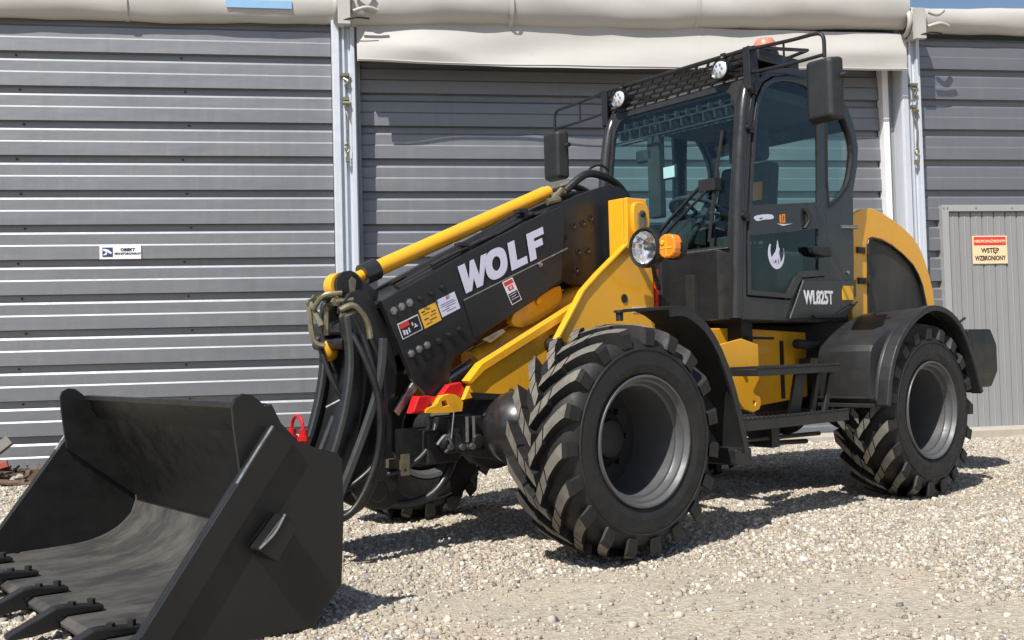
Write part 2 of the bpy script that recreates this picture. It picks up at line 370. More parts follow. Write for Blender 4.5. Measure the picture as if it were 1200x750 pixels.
fitting(.02, 3.46, p1); fitting(5.62, 3.46, p2)
m = MB(); m.box((5.362, .0, 0), (5.425, .12, 3.72)); m.build('door_jamb', 'white', hall, bevel=.004)
MB().box((5.427, .055, 0), (5.493, .12, 3.72)).build('jamb_panel', 'doorgrey', hall)
m = MB(); m.box((.118, -.02, -.02), (.15, .078, 3.9)); m.build('door_jamb', 'clad', hall)
# fabric roof edge
def fabric_beam(x0, x1, zc, seed, rz=.155, tiltz=0, yc=-.14, ry=.15):
    m = MB(); n = int((x1 - x0) * 9); k = 22; r_ = random.Random(seed); ph = [r_.uniform(0, 6) for _ in range(6)]
    for i in range(n + 1):
        x = x0 + (x1 - x0) * i / n
        for j in range(k):
            a = 2 * math.pi * j / k
            w1 = .008 * math.sin(x * 2.1 + ph[0] + 2 * a) + .005 * math.sin(x * 5.3 + ph[1] - a * 3) + .003 * math.sin(x * 13 + ph[2] + a)
            m.v.append((x, yc + (ry + w1 * ry / .15) * math.cos(a), zc + tiltz * (x - x0) / (x1 - x0) + .01 * math.sin(x * 1.3 + ph[3]) + (rz + w1) * math.sin(a)))
    for i in range(n):
        for j in range(k): a = i * k + j; b = i * k + (j + 1) % k; m.f.append((a, b, b + k, a + k))
    m.f.append(tuple(range(k))); m.f.append(tuple(range(n * k, n * k + k)))
    return m.build('fabric_edge', 'fabric', hall, smooth=60)
fb = fabric_beam(-7, -.04, 4.15, 1, .165, 0, -.02, .095); fabric_beam(.09, 5.53, 4.13, 2, .2, .12); fabric_beam(5.66, 12, 4.195, 3, .135, 0, -.02, .095)
# wrapped joints over the posts
for x in (.02, 5.60):
    m = MB()
    for dx, zz, rr in ((-.07, 4.11, .150), (-.02, 4.09, .160), (.03, 4.10, .158), (.08, 4.10, .15)):
        m.lathe([(dx - .03, rr - .012), (dx - .01, rr + .006), (dx + .012, rr + .004), (dx + .035, rr - .014)], 26, (x, -.14, zz), 'x')
    m.box((x - .06, -.35, 3.9), (x + .05, -.3, 4.2))
    m.tube([(x + .08, -.33, 4.02), (x + .2, -.35, 4.05), (x + .3, -.33, 4.03)], .018, 8); m.tube([(x + .1, -.32, 4.17), (x + .18, -.34, 4.14), (x + .26, -.32, 4.19)], .02, 8)
    m.build('fabric_joint', 'fabric', hall, smooth=50)
    MB().tube([(x - .02, -.34, 3.93), (x + .1, -.36, 3.955), (x + .22, -.345, 3.95)], .009, 6).build('lashing_strap', 'dark', hall)
for x_ in (-5.2, -1.9, 1.55, 3.35, 8.2):
    yc_, ry_, zc_, rz_ = ((-.14, .158, 4.13 + .12 * (x_ - .09) / 5.44, .208) if 0 < x_ < 5.5 else (-.02, .102, 4.15 if x_ < 0 else 4.195, .172 if x_ < 0 else .142))
    m = MB(); k = 30
    for dx in (-.02, .02):
        for j in range(k): a = math.tau * j / k; m.v.append((x_ + dx, yc_ + (ry_ + .004) * math.cos(a), zc_ + (rz_ + .004) * math.sin(a)))
    for j in range(k): m.f.append((j, (j + 1) % k, k + (j + 1) % k, k + j))
    m.build('seam', 'fabric', hall, smooth=60)
# hanging flap over the big door
m = MB(); nx_, nz_ = 90, 9
for i in range(nx_ + 1):
    x = .125 + (5.487 - .125) * i / nx_; sg = .012 * math.sin(x * 1.2 + 1)
    for j in range(nz_ + 1):
        t = j / nz_; z = 4.0 - (.42 + .015 * math.sin(x * .9 + .5)) * t + sg * t
        y = -.165 - .10 * min(1, t * (1.25 + .5 * math.sin(x * 1.7 + 1.4 * math.sin(x * .6 + 1)) )) ** 1.4 + .022 * math.sin(x * 2.3 + 4 * t + 1.6 * math.sin(x * .8)) * min(1, t * 1.6) + .006 * math.sin(x * 7 - 3 * t)
        m.v.append((x, y, z))
N0 = len(m.v); m.v += [(p[0], p[1] + .004, p[2]) for p in m.v]
W_ = nz_ + 1
for i in range(nx_):
    for j in range(nz_): a = i * W_ + j; m.f.append((a, a + 1, a + 1 + W_, a + W_)); m.f.append((N0 + a, N0 + a + W_, N0 + a + 1 + W_, N0 + a + 1))
    a = i * W_ + nz_; m.f.append((a, a + W_, a + W_ + N0, a + N0))
for a0 in (0, nx_ * W_):
    for j in range(nz_): a = a0 + j; m.f.append((a, a + 1, a + 1 + N0, a + N0))
m.build('fabric_flap', 'fabric', hall, smooth=60)
hm = MB()
hm.tube([(.13 + (5.35 * i / 40), -.283 + .022 * math.sin((.13 + 5.35 * i / 40) * 2.3 + 4 + 1.6 * math.sin((.13 + 5.35 * i / 40) * .8)) + .006 * math.sin((.13 + 5.35 * i / 40) * 7 - 3), 4.0 - .42 - .015 * math.sin((.13 + 5.35 * i / 40) * .9 + .5) + .012 * math.sin((.13 + 5.35 * i / 40) * 1.2 + 1) + .008) for i in range(41)], .010, 6, 1); hm.build('hem', 'fabric', hall, smooth=50)
m = MB(); m.box((-1.03, -.124, 4.095), (-.45, -.117, 4.165)); m.build('blue_patch', 'blueset', hall)
m = MB(); m.add([(-7, -.1, 4.23), (12, -.1, 4.23), (12, 12, 6.8), (-7, 12, 6.8)], [(0, 1, 2, 3)]); m.add([(-7, -.1, 4.2), (12, -.1, 4.2), (12, 12, 6.77), (-7, 12, 6.77)], [(0, 1, 2, 3)]); m.build('roof', 'fabric', hall)
MB().box((-7, 11.9, 0), (12, 12, 6.7)).box((-7, .2, 0), (-6.9, 12, 4.2)).box((11.9, .2, 0), (12, 12, 4.2)).build('back_wall', 'clad', hall)
# personnel door
dr = MB(); dr.box((5.93, -.055, 0), (6.0, .06, 2.30)); dr.box((7.53, -.055, 0), (7.60, .06, 2.30)); dr.box((6.0, -.055, 2.235), (7.53, .06, 2.30)); door = dr.build('side_door', 'frame', hall, bevel=.003)
x = 6.006; i = 0
while x < 7.5:
    x2 = min(x + .128, 7.526)
    sec = [(x, -.012), (x + .006, -.024), (x + .05, -.024), (x + .055, -.028), (x + .062, -.028), (x + .067, -.024), (x2 - .012, -.024), (x2 - .004, -.012), (x2 - .004, .03), (x, .03)]
    MB().plate(sec, [], .03, 2.228, 'z').build('door_panel', 'doorgrey', door); x = x2; i += 1
m = MB()
for xx in (5.945, 5.985, 6.3, 6.7, 7.1): m.cyl((xx, -.06, 2.268), (xx, -.053, 2.268), .008, 8)
m.split('screw', 'steel', door)
MB().box((.4, -.34, -.05), (12, -.001, .055)).build('concrete_kerb', 'conc', None, bevel=.01)
tag(bpy.data.objects['concrete_kerb'], 'pale concrete kerb strip along the foot of the hall wall', kind='structure')

# signs
def sign(name, label, x, z, w_, h_, y):
    r = tag(empty(name, (x, y, z)), label, 'sign'); return r
E1, E2 = (1, 0, 0), (0, 0, 1)
s = sign('camera_sign', 'small white sign with blue camera symbol on the left wall bay', -1.988, 1.905, .353, .125, -.006)
MB().box((-.176, -.004, -.061), (.176, .004, .061)).build('board', 'white', s)
MB().box((-.152, -.0055, -.042), (-.064, -.0045, .042)).build('blue_square', 'blueink', s)
m = MB(); m.plate([(-.146, .026), (-.14, .031), (-.10, .022), (-.072, -.004), (-.078, -.016), (-.112, .0), (-.146, .014)], [], -.0068, -.0058)
m.plate([(-.128, -.002), (-.112, -.004), (-.115, -.022), (-.14, -.028), (-.146, -.02), (-.128, -.014)], [], -.0068, -.0058); m.build('camera_symbol', 'white', s)
text('OBIEKT', .036, (.062, -.006, .010), E1, E2, 'ink', s, center=True, bold=.0012)
text('MONITOROWANY', .026, (.062, -.006, -.022), E1, E2, 'ink', s, center=True, bold=.0008)
s = sign('warning_sign', 'faded cream and red no entry sign on the grey side door', 6.452, 1.845, .385, .285, -.032)
MB().box((-.192, -.004, -.142), (.192, .003, .142)).build('board', 'peach', s)
m = MB(); m.plate([(-.178, .045), (.178, .045), (.178, .130), (-.178, .130)], [], -.0055, -.0045); m.build('red_panel', 'redink', s)
text('NIEUPOWAŻNIONYM', .040, (0, -.006, .072), E1, E2, 'peach', s, center=True, bold=.0012, sx=.86)
text('WSTĘP', .066, (.0, -.005, -.030), E1, E2, 'ink', s, center=True, bold=.002, sx=.92)
text('WZBRONIONY', .066, (0, -.005, -.108), E1, E2, 'ink', s, center=True, bold=.002, sx=.74)

# scrap at the left
def small(name, mb, mat, label, cat, loc, rot=(0, 0, 0), bevel=.004, group=None):
    o = mb.build(name, mat, None, bevel=bevel); o.location = loc; o.rotation_euler = rot; return tag(o, label, cat, group)
small('plank', MB().box((-.36, -.05, -.015), (.36, .05, .015)), 'wood', 'grey weathered plank leaning up at the left edge', 'plank', (-3.0, -.72, .10), (R(50), R(-38), R(12)))
small('plank', MB().box((-.6, -.03, -.012), (.6, .03, .012)), 'rust', 'thin rusty strip lying along the foot of the left wall bay', 'plank', (-2.5, -.32, .03), (0, R(2), R(4)))
small('bar', MB().box((-.35, -.02, -.025), (.35, .02, .025)), 'redwood', 'faded red bar lying in the scrap at the left edge', 'bar', (-3.0, -.95, .07), (0, R(-14), R(6)))
small('plank', MB().box((-.3, -.04, -.012), (.3, .04, .012)), 'rust', 'dark brown board lying flat below the red bar', 'plank', (-2.7, -1.05, .03), (R(6), R(4), R(-12)))
for i, (x, y, s_, l) in enumerate(((-2.62, -.85, .05, 'pale broken stone lump beside the grey plank'), (-2.82, -1.15, .06, 'brown stone lump lying nearest in the scrap heap'), (-2.45, -.7, .04, 'small rough lump of rubble right of the plank'))):
    m = MB().sphere((0, 0, 0), s_, 10); m.v = [(p[0] * random.uniform(.9, 1.4), p[1] * random.uniform(.8, 1.3), p[2] * random.uniform(.6, .9)) for p in m.v]
    small('rubble_lump', m, ['conc', 'rust', 'conc'][i], l, 'rubble', (x, y, s_ * .5), bevel=0)

m = MB()
for i in range(150):
    u = rng.normal(0, 1, 2); cx_, cy_ = -2.85 + .22 * u[0], -.72 + .20 * u[1]; l_, w_, h_ = rng.uniform(.02, .11), rng.uniform(.008, .03), rng.uniform(.004, .02)
    T_ = Matrix.Translation((cx_, cy_, .012 + .05 * rng.random() * math.exp(-u[0] ** 2))) @ Matrix.Rotation(rng.uniform(0, 6.28), 4, 'Z') @ Matrix.Rotation(rng.normal(0, .35), 4, 'Y')
    m.box((-l_, -w_, -h_), (l_, w_, h_), T_)
tag(m.build('scrap_litter', 'rust'), 'brown litter of wood chips and scrap at the foot of the left wall', kind='stuff')
# cladding screws
m = MB()
for x_ in (-2.86, -1.45):
    for k in range(11): z_ = 3.698 - k * PIT - .028; m.cyl((x_ + .03 * (k % 3), .044, z_), (x_ + .03 * (k % 3), .034, z_), .009, 8)
m.split('screw', 'dark', hall)
# ------------------------------------------------------------ bucket
LOC = (0.779, -4.201, 0); ROT = R(-149.27)
bk = tag(empty('loader_bucket', LOC, ROT), 'matt black steel digging bucket with bolted teeth standing on the gravel', 'bucket')
prof = [(2.30, .055), (2.1, .05), (1.86, .055), (1.74, .075), (1.65, .115), (1.585, .175), (1.562, .245), (1.60, .36), (1.70, .56), (1.80, .755)]
path = [prof[0]] + [p for p in prof[1:]]
m = MB(); m.plate(offset_path(path, .022), [], -.955, .955); m.build('shell', 'bucket', bk, smooth=35)
def floor_mat():
    m_, t, b = nodes('worn_floor_steel')
    f = noise(t, 3.2, 9, .72, mscale=(.8, 1.5, 1)); f2 = noise(t, 2.6, 6)
    c = mix(t, ramp(t, f, .40, (0, 0, 0), .58, (1,) * 3), (.042, .040, .038), (.098, .092, .084))
    c = mix(t, ramp(t, f2, .52, (0, 0, 0), .62, (.55,) * 3), c, (.05, .048, .05))
    t.links.new(c, b.inputs['Base Color']); b.inputs['Roughness'].default_value = .6; b.inputs['Metallic'].default_value = .25; return m_
M['floorsteel'] = floor_mat()
fl = [(2.295, .0565), (2.1, .0515), (1.865, .0565), (1.745, .0765), (1.655, .117), (1.592, .177), (1.568, .24)]
m = MB(); m.plate(offset_path(fl, -.004), [], -.950, .950); m.build('worn_floor', 'floorsteel', bk, smooth=35)
m = MB(); m.plate([(2.12, .058), (2.31, .062), (2.335, .045), (2.33, .03), (2.12, .035)], [], -.97, .97); m.build('cutting_edge', 'floorsteel', bk, bevel=.003)
m = MB(); m.box((1.785, -.93, .745), (1.815, .93, .768)); m.build('top_lip', 'bucket', bk, bevel=.004)
m = MB()
for sg in (1, -1): m.tube([(p[0] + .004, sg * .947, p[1] + .006) for p in prof[1:]], .006, 6, 2)
m.split('weld_bead', 'floorsteel', bk, smooth=50)
side = [(1.799, .691), (2.249, .086), (2.34, .03), (2.33, 0), (1.66, -.005), (1.54, .123), (1.525, .375), (1.528, .56), (1.545, .582), (1.624, .604), (1.743, .653)]
dbl = [(1.799, .691), (2.249, .086), (2.34, .03), (2.33, .004), (2.20, .004), (2.165, .05), (1.722, .640)]
ear = [(1.895, .52), (1.918, .70), (1.922, .765), (1.912, .79), (1.885, .805), (1.85, .800), (1.82, .775), (1.64, .59), (1.57, .40), (1.55, .25)]
for sg, lab in ((1, None), (-1, None)):
    m = MB(); m.plate(side, [], sg * .957, sg * .985); sp = m.build('side_plate', 'bucket', bk, bevel=.003)
    m = MB(); m.plate(dbl, [], sg * .986, sg * 1.008); m.build('wear_strip', 'bucket', sp, bevel=.003)
    m = MB(); m.plate(ear, [], sg * .941, sg * .9555); m.build('ear_plate', 'bucket', bk, bevel=.003)
    m = MB(); m.plate([(1.79, .405), (1.745, .36), (1.82, .25), (1.89, .30)], [], sg * .986, sg * 1.06); m.build('wear_block', 'bucket', sp, bevel=.008)
    # welded, worn edge with its highlight laid on as bright steel
    m = MB(); m.tube([(1.80, sg * .999, .693), (1.87, sg * 1.0, .6), (1.93, sg * .998, .515)], .0055, 6); m.build('weld_bead', 'steel', sp)
m = MB(); m.tube([(1.793, 1.062, .406), (1.83, 1.062, .35), (1.885, 1.062, .306)], .004, 6); m.build('weld_bead', 'steel', bk)
def tooth(y):
    m = MB(); sec = [(2.19, .064), (2.19, .082), (2.32, .098), (2.35, .096), (2.50, .030), (2.50, .014), (2.42, .014), (2.33, .026), (2.345, .062), (2.3, .064)]
    m.plate(sec, [], y - .027, y + .027); o = m.build('tooth', 'bucket', bk, bevel=.006)
    b = MB()
    for xx in (2.225, 2.29): b.cyl((xx, y, .083), (xx, y, .105), .014, 6)
    b.split('bolt', 'dark', o); return o
for y in (.850, .457, .060, -.336, -.736): tooth(y)

# ------------------------------------------------------------ wheel loader
L = tag(empty('wheel_loader', LOC, ROT), 'yellow and black telescopic wheel loader parked in front of the hall', 'wheel loader')
WB = 2.529
def tyre_mesh():
    m = MB()
    prof = [(-.165, .292), (-.192, .30), (-.208, .335), (-.214, .385), (-.204, .425), (-.186, .452), (-.16, .470), (-.11, .484), (0, .490), (.11, .484), (.16, .470), (.186, .452), (.204, .425), (.209, .40), (.212, .385), (.2115, .36), (.214, .345), (.208, .33), (.192, .30), (.165, .292)]
    m.lathe(prof, 72)
    NL = 19
    def lug(th0, sgn, s0, s1, wid, lift=0):
        k = 5; rows = []
        for i in range(k + 1):
            s_ = s0 + (s1 - s0) * i / k; v = sgn * s_ * .198
            a = th0 - .42 * (1 - abs(s_)) ** 1.15
            if s_ < 0: a = th0 - .42 + .3 * s_
            rt = .530 - .020 * abs(s_) ** 3 + lift; rb = .470 - .035 * max(0, abs(s_)) ** 4
            ww = wid * (1 + .25 * max(0, s_)) / .52
            rows.append([(rb * math.cos(a + q * ww * 1.2), v, rb * math.sin(a + q * ww * 1.2)) if low else (rt * math.cos(a + q * ww), v, rt * math.sin(a + q * ww)) for q, low in ((-.5, 1), (-.5, 0), (.5, 0), (.5, 1))])
        if s1 > .98:   # shoulder end runs down the sidewall in a step
            a = th0; v = sgn * .210; ww = wid * 1.25 / .52
            rows.append([(rr * math.cos(a + q * ww), v, rr * math.sin(a + q * ww)) for q, rr in ((-.5, .43), (-.5, .492), (.5, .492), (.5, .43))])
        vs = [p for r_ in rows for p in r_]; fs = []
        for i in range(len(rows) - 1):
            for q in range(3): a = i * 4 + q; fs.append((a, a + 1, a + 5, a + 4))
        fs.append((0, 1, 2, 3)); n = (len(rows) - 1) * 4; fs.append((n + 3, n + 2, n + 1, n)); m.add(vs, fs)
    for i in range(NL):
        for sg in (1, -1):
            th = 2 * math.pi * (i + (0 if sg > 0 else .5)) / NL
            lug(th, sg, .47, 1.0, .052); lug(th - .012, sg, .235, .435, .058); lug(th + .004, sg, -.05, .20, .056)
    # sidewall ridges
    for sg in (1, -1): m.lathe([(sg * .2085, .418), (sg * .2125, .414), (sg * .2125, .410), (sg * .209, .406)], 72)
    m.v = [(p[0], p[1] * .92, p[2]) for p in m.v]
    return m
def rim_mesh():
    m = MB()
    m.lathe([(.150, .288), (.180, .298), (.190, .294), (.190, .286), (.176, .280), (.168, .276), (.166, .266), (.140, .262), (.132, .258), (.130, .247), (.112, .245), (.06, .240), (-.02, .236), (-.115, .232)], 64)
    m.lathe([(-.165, .296), (-.178, .292), (-.17, .27), (-.1, .25), (-.07, .235)], 64)
    return m
def hub_mesh():
    m = MB(); m.lathe([(-.11, .236), (-.112, .22), (-.12, .15)], 48); m.lathe([(-.14, .15), (-.10, .145), (-.08, .13), (-.06, .095), (-.035, .085), (-.025, .05), (-.024, .001)], 32)
    for i in range(8): a = i * math.pi / 4; m.cyl((.165 * math.cos(a), -.115, .165 * math.sin(a)), (.165 * math.cos(a), -.09, .165 * math.sin(a)), .014, 6)
    return m
wheel0 = empty('wheel', (0, .832, .509), 0, L)
tm = tyre_mesh(); t0 = tm.build('tyre', 'rubber', wheel0, smooth=28); t0.data.materials.append(M['tread'])
for p_ in t0.data.polygons:      # the worn, dusty tops of the lugs
    c_ = p_.center; r_ = math.hypot(c_.x, c_.z); n_ = p_.normal
    if r_ > .499 and (n_.x * c_.x + n_.z * c_.z) / r_ > .6: p_.material_index = 1
r0 = rim_mesh().build('rim', 'rim', wheel0, smooth=18); h0 = hub_mesh().build('hub', 'dark', wheel0, smooth=35)  # disc shares the hub's dark paint, standing in for shade in the rim
for (x, y) in ((-WB, .832), (0, -.832), (-WB, -.832)):
    wc = wheel0.copy(); col.objects.link(wc); wc.location = (x, y, .509)
    if y < 0: wc.scale = (1, -1, 1)
    wc.rotation_euler = (0, R(7 if x < 0 else 3), 0)
    for ch in (t0, r0, h0): c = ch.copy(); col.objects.link(c); c.parent = wc
# axles and centre frame
m = MB()
for x in (0, -WB):
    m.cyl((x, -.75, .509), (x, .75, .509), .085, 20); m.sphere((x + .06, .0, .52), .2, 20, (1, .8, 1)); m.lathe([(-.1, .12), (0, .16), (.1, .12)], 20, (x, .45, .509)); m.lathe([(-.1, .12), (0, .16), (.1, .12)], 20, (x, -.45, .509))
m.cyl((-WB, 0, .5), (0, 0, .5), .05, 12); m.build('axle', 'dark', L, smooth=40)
m = MB(); m.sphere((.185, .36, .555), .185, 32, (.95, 1, 1)); m.build('axle_housing', 'char', L, smooth=50)
m = MB(); m.plate([(-.7, .42), (-.7, 1.05), (-2.2, 1.05), (-3.5, 1.15), (-3.5, .42)], [], -.30, .30); m.box((-.75, -.27, .4), (.25, .27, .60)); m.build('chassis', 'dark', L, bevel=.01)
# front frame, yellow
ff = [(.437, .70), (.40, .765), (.33, .845), (-.36, 1.15), (-.55, 1.30), (-.80, 1.10), (-.84, .62), (-.4, .5), (-.02, .56), (.10, .66), (.17, .715), (.30, .715)]
m = MB()
for y0 in (.225, -.255): m.plate(ff, [], y0, y0 + .03)
fr = m.split('front_frame', 'yellow', L, bevel=.004)[0]
rail = [(.40, .775), (.42, .79), (.335, .872), (-.36, 1.195), (-.375, 1.155), (.32, .835)]
m = MB()
for y0 in (.215, -.275): m.plate(rail, [], y0, y0 + .06)
m.split('frame_rail', 'yellow', fr, bevel=.004)
m = MB(); m.tube([(.16, .27, .735), (.08, .275, .70), (-.05, .28, .69)], .012, 8); m.plate([(.12, .66), (.17, .715), (.40, .735), (.38, .70), (.16, .69)], [], .256, .275); m.build('guard_strip', 'dark', fr)
m = MB()  # nose hook
m.plate(chaikin([(.45, .655), (.44, .70), (.50, .735), (.575, .725), (.60, .685), (.66, .67), (.66, .645), (.45, .645)], 1), [[(.53, .68), (.545, .705), (.57, .70), (.565, .675)]], .215, .26)
m.build('tie_down_hook', 'yellow', fr, bevel=.004)
m = MB(); m.plate([(.10, .64), (.225, .70), (.20, .57), (.13, .52)], [], .262, .29); m.build('gusset', 'yellow', fr, bevel=.004)
m = MB(); m.cyl((-.12, .215, .955), (-.12, .33, .955), .035, 16); m.cyl((-.16, .2, .98), (-.30, .24, 1.03), .018, 10); m.tube([(-.12, .25, .99), (-.25, .29, 1.02), (-.36, .27, .99)], .012, 8); m.build('hose_fitting', 'dark', fr, smooth=40)
m = MB()
for q in ((-.15, .22, 1.0), (-.22, .24, 1.025), (-.28, .24, 1.04)): m.cyl(q, (q[0] - .045, q[1] + .02, q[2] + .02), .016, 8)
m.split('fitting', 'brass', fr, smooth=40)
# lift cylinder
m = MB(); m.cyl((.20, .06, .88), (-.56, .06, 1.245), .068, 24); m.lathe([(-.02, .06), (-.015, .078), (.02, .078), (.025, .06)], 20, (.0, .06, .0)) if False else None
m.build('lift_cylinder', 'yellow', L, smooth=40)
m = MB(); m.cyl((.46, .06, .755), (.19, .06, .885), .032, 16); m.build('cylinder_rod', 'steel', bpy.data.objects['lift_cylinder'], smooth=40)
m = MB(); m.cyl((.445, .005, .762), (.445, .115, .762), .05, 16); m.cyl((.235, .06, .863), (.18, .06, .89), .076, 20); m.build('cylinder_gland', 'yellow', bpy.data.objects['lift_cylinder'], smooth=40)
# inner yellow boom lug seen below the outer boom
m = MB(); m.plate(chaikin([(.05, 1.06), (.02, 1.13), (-.02, 1.155), (-.30, 1.285), (-.32, 1.22), (-.30, 1.16), (-.06, 1.04)], 1), [], .11, .15); m.cyl((-.14, .1, 1.18), (-.14, .165, 1.18), .018, 10); m.build('boom_lug', 'yellow', L, bevel=.003)
# boom
outer = [(.832, 1.171), (.284, 1.435), (-.21, 1.656), (-.33, 1.70), (-.30, 1.285), (.189, 1.042), (.347, .943), (.426, .899), (.477, .724), (.572, .712), (.667, .809)]
m = MB()
for y0, y1 in ((.135, .17), (-.17, -.135)): m.plate(outer, [], y0, y1)
m.add([(.83, -.134, 1.16), (.83, .134, 1.16), (-.33, .134, 1.69), (-.33, -.134, 1.69), (.82, -.134, 1.14), (.82, .134, 1.14), (-.33, .134, 1.665), (-.33, -.134, 1.665)], [(0, 1, 2, 3), (4, 5, 6, 7), (0, 1, 5, 4), (3, 2, 6, 7)])
m.add([(.66, -.134, .83), (.66, .134, .83), (-.30, .134, 1.29), (-.30, -.134, 1.29), (.655, -.134, .85), (.655, .134, .85), (-.30, .134, 1.31), (-.30, -.134, 1.31)], [(0, 1, 2, 3), (4, 5, 6, 7), (0, 1, 5, 4), (3, 2, 6, 7)])
boom = m.build('boom', 'black', L, bevel=.004)
m = MB(); m.plate([(.364, 1.180), (-.30, 1.448), (-.29, 1.30), (.189, 1.045), (.30, 1.00)], [], .171, .176); m.build('boom_plate', 'black', boom, bevel=.002)
m = MB(); m.plate(offset_path([(.364, 1.184), (.0, 1.333), (-.339, 1.472)], .006), [], .1715, .177); m.build('edge_line', 'steel', boom)
rear = chaikin([(-.20, 1.655), (-.30, 1.70), (-.55, 1.80), (-.76, 1.86), (-.90, 1.80), (-.92, 1.50), (-.80, 1.42), (-.62, 1.26), (-.30, 1.29), (-.25, 1.4)], 1)
m = MB()
for y0, y1 in ((.10, .132), (-.132, -.10)): m.plate(rear, [], y0, y1)
m.add([(-.2, -.10, 1.65), (-.2, .10, 1.65), (-.76, .10, 1.83), (-.76, -.10, 1.83)], [(0, 1, 2, 3)])
br = m.build('boom_rear', 'black', L, bevel=.004)
m = MB()
for px_, pz in ((-.43, 1.60), (-.50, 1.62), (-.56, 1.65), (-.46, 1.46), (-.53, 1.47), (-.44, 1.36), (-.36, 1.53)): m.lathe([(.132, .001), (.134, .02), (.137, .02), (.137, .012), (.1335, .010), (.1335, .001)], 14, (px_, 0, pz))
m.split('bolt_hole', 'dark', br, smooth=40)
# bolts on the outer boom
def bolt(x, z, par, mat='dark', r=.013, y=.170):
    m = MB(); m.lathe([(y, r * 1.5), (y + .003, r * 1.5), (y + .003, r), (y + .013, r), (y + .014, r * .5), (y + .014, .0005)], 6, (x, 0, z)); return m.build('bolt', mat, par)
for pts, mt in (([(.766, 1.128), (.722, 1.147), (.677, 1.166)], 'steel'), ([(.616, 1.185), (.552, 1.211), (.485, 1.240)], 'dark'), ([(.674, .928), (.628, .948), (.583, .966)], 'steel'), ([(.513, .985), (.452, 1.012), (.389, 1.038)], 'dark')):
    for (x, z) in pts: bolt(x, z, boom, mt)
m = MB(); m.plate(offset_path([(.79, 1.100), (.66, 1.155)], -.05)[:] if False else [(.795, 1.108), (.655, 1.168), (.665, 1.19), (.805, 1.132)], [], .1705, .1725); m.plate([(.70, .905), (.56, .962), (.57, .985), (.71, .930)], [], .1705, .1725); m.split('wear_pad_strip', 'char', boom)
bolt(-.14, 1.375, boom, 'steel', .010, .176)
m = MB(); m.plate([(.22, 1.0), (.25, .988), (.20, .97), (.10, 1.025), (.12, 1.04)], [], .15, .177); m.build('lug_end', 'steel', boom, bevel=.003)
# stickers
def sticker(poly, mat, y=.171):
    m = MB(); m.plate(poly, [], y, y + .0012); return m.build('sticker', mat, boom)
def lerp(a, b, t): return (a[0] + (b[0] - a[0]) * t, a[1] + (b[1] - a[1]) * t)
def sub(q, u0, v0, u1, v1):
    def at(u, v): return lerp(lerp(q[0], q[1], u), lerp(q[3], q[2], u), v)
    return [at(u0, v0), at(u1, v0), at(u1, v1), at(u0, v1)]
def print_on(q, rects, mat, par, y):
    m = MB()
    for r_ in rects: m.plate(sub(q, *r_), [], y, y + .0006)
    return m.build('print', mat, par)
q = [(.749, 1.065), (.633, 1.112), (.606, 1.040), (.720, .993)]
s = sticker(q, 'white'); print_on(q, [(.03, .06, .97, .94)], 'ink', s, .1723); print_on(q, [(.06, .08, .5, .38)], 'redink', s, .173)
print_on(q, [(.12, .5, .2, .8), (.24, .55, .32, .85), (.38, .5, .44, .8), (.6, .3, .66, .5), (.72, .45, .78, .6), (.66, .6, .84, .66)], 'lilac', s, .173)
q = [(.628, 1.129), (.528, 1.170), (.495, 1.085), (.594, 1.043)]
s = sticker(q, 'yelstk'); print_on(q, [(.1, .14, .3, .2), (.42, .12, .62, .16), (.14, .3, .5, .33), (.6, .34, .85, .38), (.5, .5, .84, .53), (.12, .55, .38, .6), (.4, .7, .8, .74), (.15, .82, .5, .85)], 'ink', s, .1723)
q = [(.523, 1.178), (.415, 1.223), (.381, 1.143), (.490, 1.097)]
s = sticker(q, 'lilac'); print_on(q, [(.1, .34, .8, .36), (.1, .45, .6, .47), (.3, .57, .85, .59), (.1, .68, .5, .70), (.3, .8, .8, .82), (.62, .44, .9, .46)], 'ink', s, .1723); print_on(q, [(.48, .1, .56, .2)], 'redink', s, .1723)
q = [(.119, 1.274), (.051, 1.302), (-.008, 1.190), (.058, 1.160)]
s = sticker(q, 'white', .177); print_on(q, [(.06, .54, .94, .96)], 'ink', s, .1783); print_on(q, [(.08, .04, .92, .2), (.25, .26, .75, .44)], 'redink', s, .1783); print_on(q, [(.42, .3, .6, .4)], 'lilac', s, .179)
print_on(q, [(.15, .6, .8, .62), (.2, .7, .7, .72), (.15, .8, .85, .82)], 'lilac', s, .179)
# WOLF
def wolf():
    e1 = (-.926, .378); e2 = (.378, .926); o0 = (.372, 1.2045); H = .138
    def P(a, b): a = a + .22 * b; return (o0[0] + e1[0] * a + e2[0] * b, o0[1] + e1[1] * a + e2[1] * b)
    def glyph(poly, holes=()):
        m = MB(); m.plate([P(*p) for p in poly], [[P(*p) for p in h] for h in holes], .1765, .1785); m.build('letter', 'lilac', boom)
    h = H
    glyph([(0, h), (.046, h), (.060, .05), (.082, h), (.108, h), (.128, .05), (.158, h), (.196, h), (.140, 0), (.100, 0), (.090, .055), (.066, 0), (.026, 0)])
    ox = .250; oo = [(ox + .075 * math.copysign(abs(math.cos(t)) ** .8, math.cos(t)), h / 2 + (h / 2 + .004) * math.copysign(abs(math.sin(t)) ** .8, math.sin(t))) for t in np.linspace(0, 2 * math.pi, 28, endpoint=False)]
    hh = [(ox + .030 * math.cos(t), h / 2 + (h / 2 - .034) * math.sin(t)) for t in np.linspace(0, 2 * math.pi, 20, endpoint=False)]
    glyph(oo, [hh])
    glyph([(.345, h), (.392, h), (.392, .036), (.462, .036), (.462, 0), (.345, 0)])
    glyph([(.482, h), (.605, h), (.605, h - .036), (.529, h - .036), (.529, .086), (.588, .086), (.588, .052), (.529, .052), (.529, 0), (.482, 0)])
wolf()
